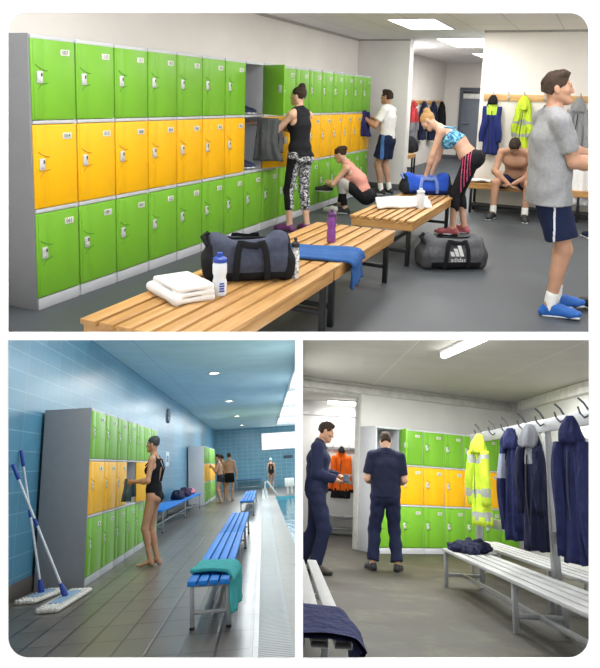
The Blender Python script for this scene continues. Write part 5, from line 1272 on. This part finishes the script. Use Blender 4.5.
# pool ladder rail and white block by the pool
g = at('L', 264.5, 481, y=YQ + .3); e = at('L', 275.5, 494.5, z=0)
t = thing('pool_rail', 'white slanting handrail at the corner of the pool', 'rail', 'L', (e.x, YQ - .1, 0)); dx = g.x - e.x
for y in (0, .5): MB().tube([(dx * .95, y, -.0), (dx, y, g.z * .55), (dx * .95, y, g.z * .92), (dx * .8, y, g.z), (.0, y, .12), (.02, y, .01)], .028, 10).build('bar', mat('white_rail', 'e8ecec', .3), t)
q = at('L', 285, 492, y=YQ + 1.2); k = ppm('L', q)
t = thing('starting_block', 'white starting block beyond the pool at the right edge', 'starting block', 'L', (at('L', 285.5, 490, y=YQ + 1.2).x, YQ + 1.2, 0)); zt = 15 * k
m = MB().span((0, 0, zt * .45), (.36, .5, zt), .03); m.build('body', mat('white_block', 'e4e8e8', .4), t, clip=None)
for x in (.06, .22): MB().span((x, .06, 0), (x + .08, .16, zt * .47), .01).build('leg', mat('white_rail', 'e8ecec', .3), t)
# ================================================================ works locker room things
hv = lambda zs, t=.03: (lambda c: np.where(np.any([np.abs(c[:, 2] - z) < t for z in zs], 0), 1, 0))
xh = XR - .095
def hang_R(px, py=430): return (XR - .11, at('R', px, py, x=XR - .11).y, zu + .03)
def sizeR(X, w, h): k = ppm('R', X); return w * k, h * k
def coat_R(name, label, px, wpx, hpx, m, fn=None, sd=1, hood=True, sl=.62, inner=None, cat='coat', dz=0, face=math.radians(205)):
    X = hang_R(px); w_, h_ = sizeR(X, wpx, hpx); return coat(name, label, cat, 'R', (X[0], X[1], X[2] + dz - .05), face, w_, h_, m, fn, sl, hood, inner, sd=sd, depth=.05)
NV2, NV3 = cloth('indigo_workwear', '22284e', fold=.8), cloth('dark_indigo', '1c1f38', fold=.8)
coat_R('hi_vis_jacket', 'yellow hi-vis jacket with grey bands at the far end of the coat rail', 483, 27, 80, [HIVIS, REFL, BLK], lambda c: np.where(c[:, 2] < -1.02, 2, np.where((np.abs(c[:, 2] + .58) < .03) | (np.abs(c[:, 2] + .80) < .035) | (np.abs(c[:, 2] + .25 - np.abs(c[:, 0]) * .3) < .03), 1, 0)), 41)
coat_R('work_jacket', 'indigo work jacket with pale patch, next to the yellow hi-vis one', 515, 24, 98, [NV2, cloth('pale_patch', '8f95a8')], lambda c: ((c[:, 2] > -.42) & (c[:, 2] < -.22) & (c[:, 0] > .03)).astype(int), 42, True, .75)
coat_R('work_jacket', 'dark work jacket with grey collar lining, third along the coat rail', 535, 30, 110, [NV3, cloth('grey_lining', '7d7f85')], lambda c: ((c[:, 2] > -.32) & (np.abs(c[:, 0] + .02) < .045)).astype(int), 43, True, .55, cloth('grey_lining', '7d7f85'))
coat_R('work_coat', 'large navy work coat nearest on the coat rail, at the right edge', 577, 40, 128, NV2, None, 44, True, .8)
# second rail and grey garment on the right wall
q = at('R', 566, 444, x=WR - .01)
hook_rail('R', T3(WR, q.y + 1.2, 0) @ RZ(-PI / 2), 2.6, q.z, .05, (.3, 1.2, 2.0), 'grey hook rail on the right wall behind the coats', GREYM, STEELH)
coat('grey_jacket', 'dark grey jacket hanging on the right wall behind the coat rail', 'coat', 'R', (WR - .07, q.y, q.z), PI, .42, .95, cloth('dark_grey_fleece', '5b5c5e'), None, .6, False, sd=45, zip_=False)
# crumpled cloth on the bench, garment over the left bench
q = at('R', 468, 549, z=HBR)
S = Sdf()
for i in range(9):
    a = i * 2.4; rr = .035 * math.sqrt(i) * 1.25; S.oval((rr * math.cos(a) * 1.5, rr * math.sin(a) * 1.9, .045 + .012 * (i % 3) - .004 * i), (.085, .09, .05), .02)
S.cone((-.1, -.12, .03), (.1, .14, .10), .035, .03, .02); S.cone((-.12, .12, .03), (.1, -.06, .105), .032, .03, .02); S.disp = wrinkle(.013, 26, 8); S.half((0, 0, .0), (0, 0, -1))
o = sdf_obj('crumpled_overalls', S, .010, NV3, M=place('R', (.58, -3.32, HBR + .002), .3)); tag(o, 'crumpled dark navy overalls heaped on the far end of the cloakroom bench', 'garment')
drape('work_jacket', 'navy garment laid across the near end of the lower left bench', 'R', [(-1.64, -7.75, HBR + .008), (-1.5, -7.72, HBR + .012), (-1.3, -7.66, HBR + .012), (-1.14, -7.7, HBR + .008), (-1.10, -7.74, HBR - .05), (-1.085, -7.85, HBR - .16)], (-.02, .75, 0), 20, NV2, .022, .012, 9, 7, 0, CLIP_R)
# room beyond the doorway: hooks, orange jacket, bench
ya = 3.5
za = at('R', 340, 449, y=3.58).z; xa, xb = at('R', 318, 449, y=3.58).x, at('R', 360, 449, y=3.58).x
hook_rail('R', T3(xa, 3.6, 0), xb - xa, za, .035, [at('R', p, 449, y=3.55).x - xa for p in (325, 333, 341, 349, 356)], 'grey hook rail on the white wall beyond the doorway', GREYM, STEELH)
X = (at('R', 341.5, 449, y=3.5).x, 3.56, za + .02); k = ppm('R', X)
coat('hi_vis_jacket', 'orange hi-vis jacket hanging beyond the doorway', 'coat', 'R', X, -PI / 2, 22 * k, 46 * k, [HIVISO, REFL, BLK], lambda c: np.where(c[:, 2] < -44 * k + .12, 2, np.where(np.abs(c[:, 2] + 31 * k) < .025, 1, 0)), .72, False, BLK, sd=51)
z0 = at('R', 340, 516, y=3.1).z
slat_bench('R', xa, at('R', 357, 516, y=3.1).x, 3.05, 3.5, max(.35, z0), 'white slatted bench under the orange jacket beyond the doorway', (3.1, 3.44), 3)
# phone
q = (MAN.M @ Vector(tuple((MAN.wr[1] + V(-.02, .12, .03)) * MAN.k)))
t = MB().box((0, 0, 0), (.075, .15, .010), .005).box((0, 0, .0055), (.066, .13, .001), 0, 1).build('mobile_phone', [SHOE_K, mat('phone_screen', '3a4252', .15)], M=Matrix.Translation(q) @ (ROOM['R'].to_3x3().to_4x4()) @ RZ(-.1) @ Matrix.Rotation(.6, 4, 'X'))
tag(t, 'dark mobile phone held by the man in overalls', 'phone')
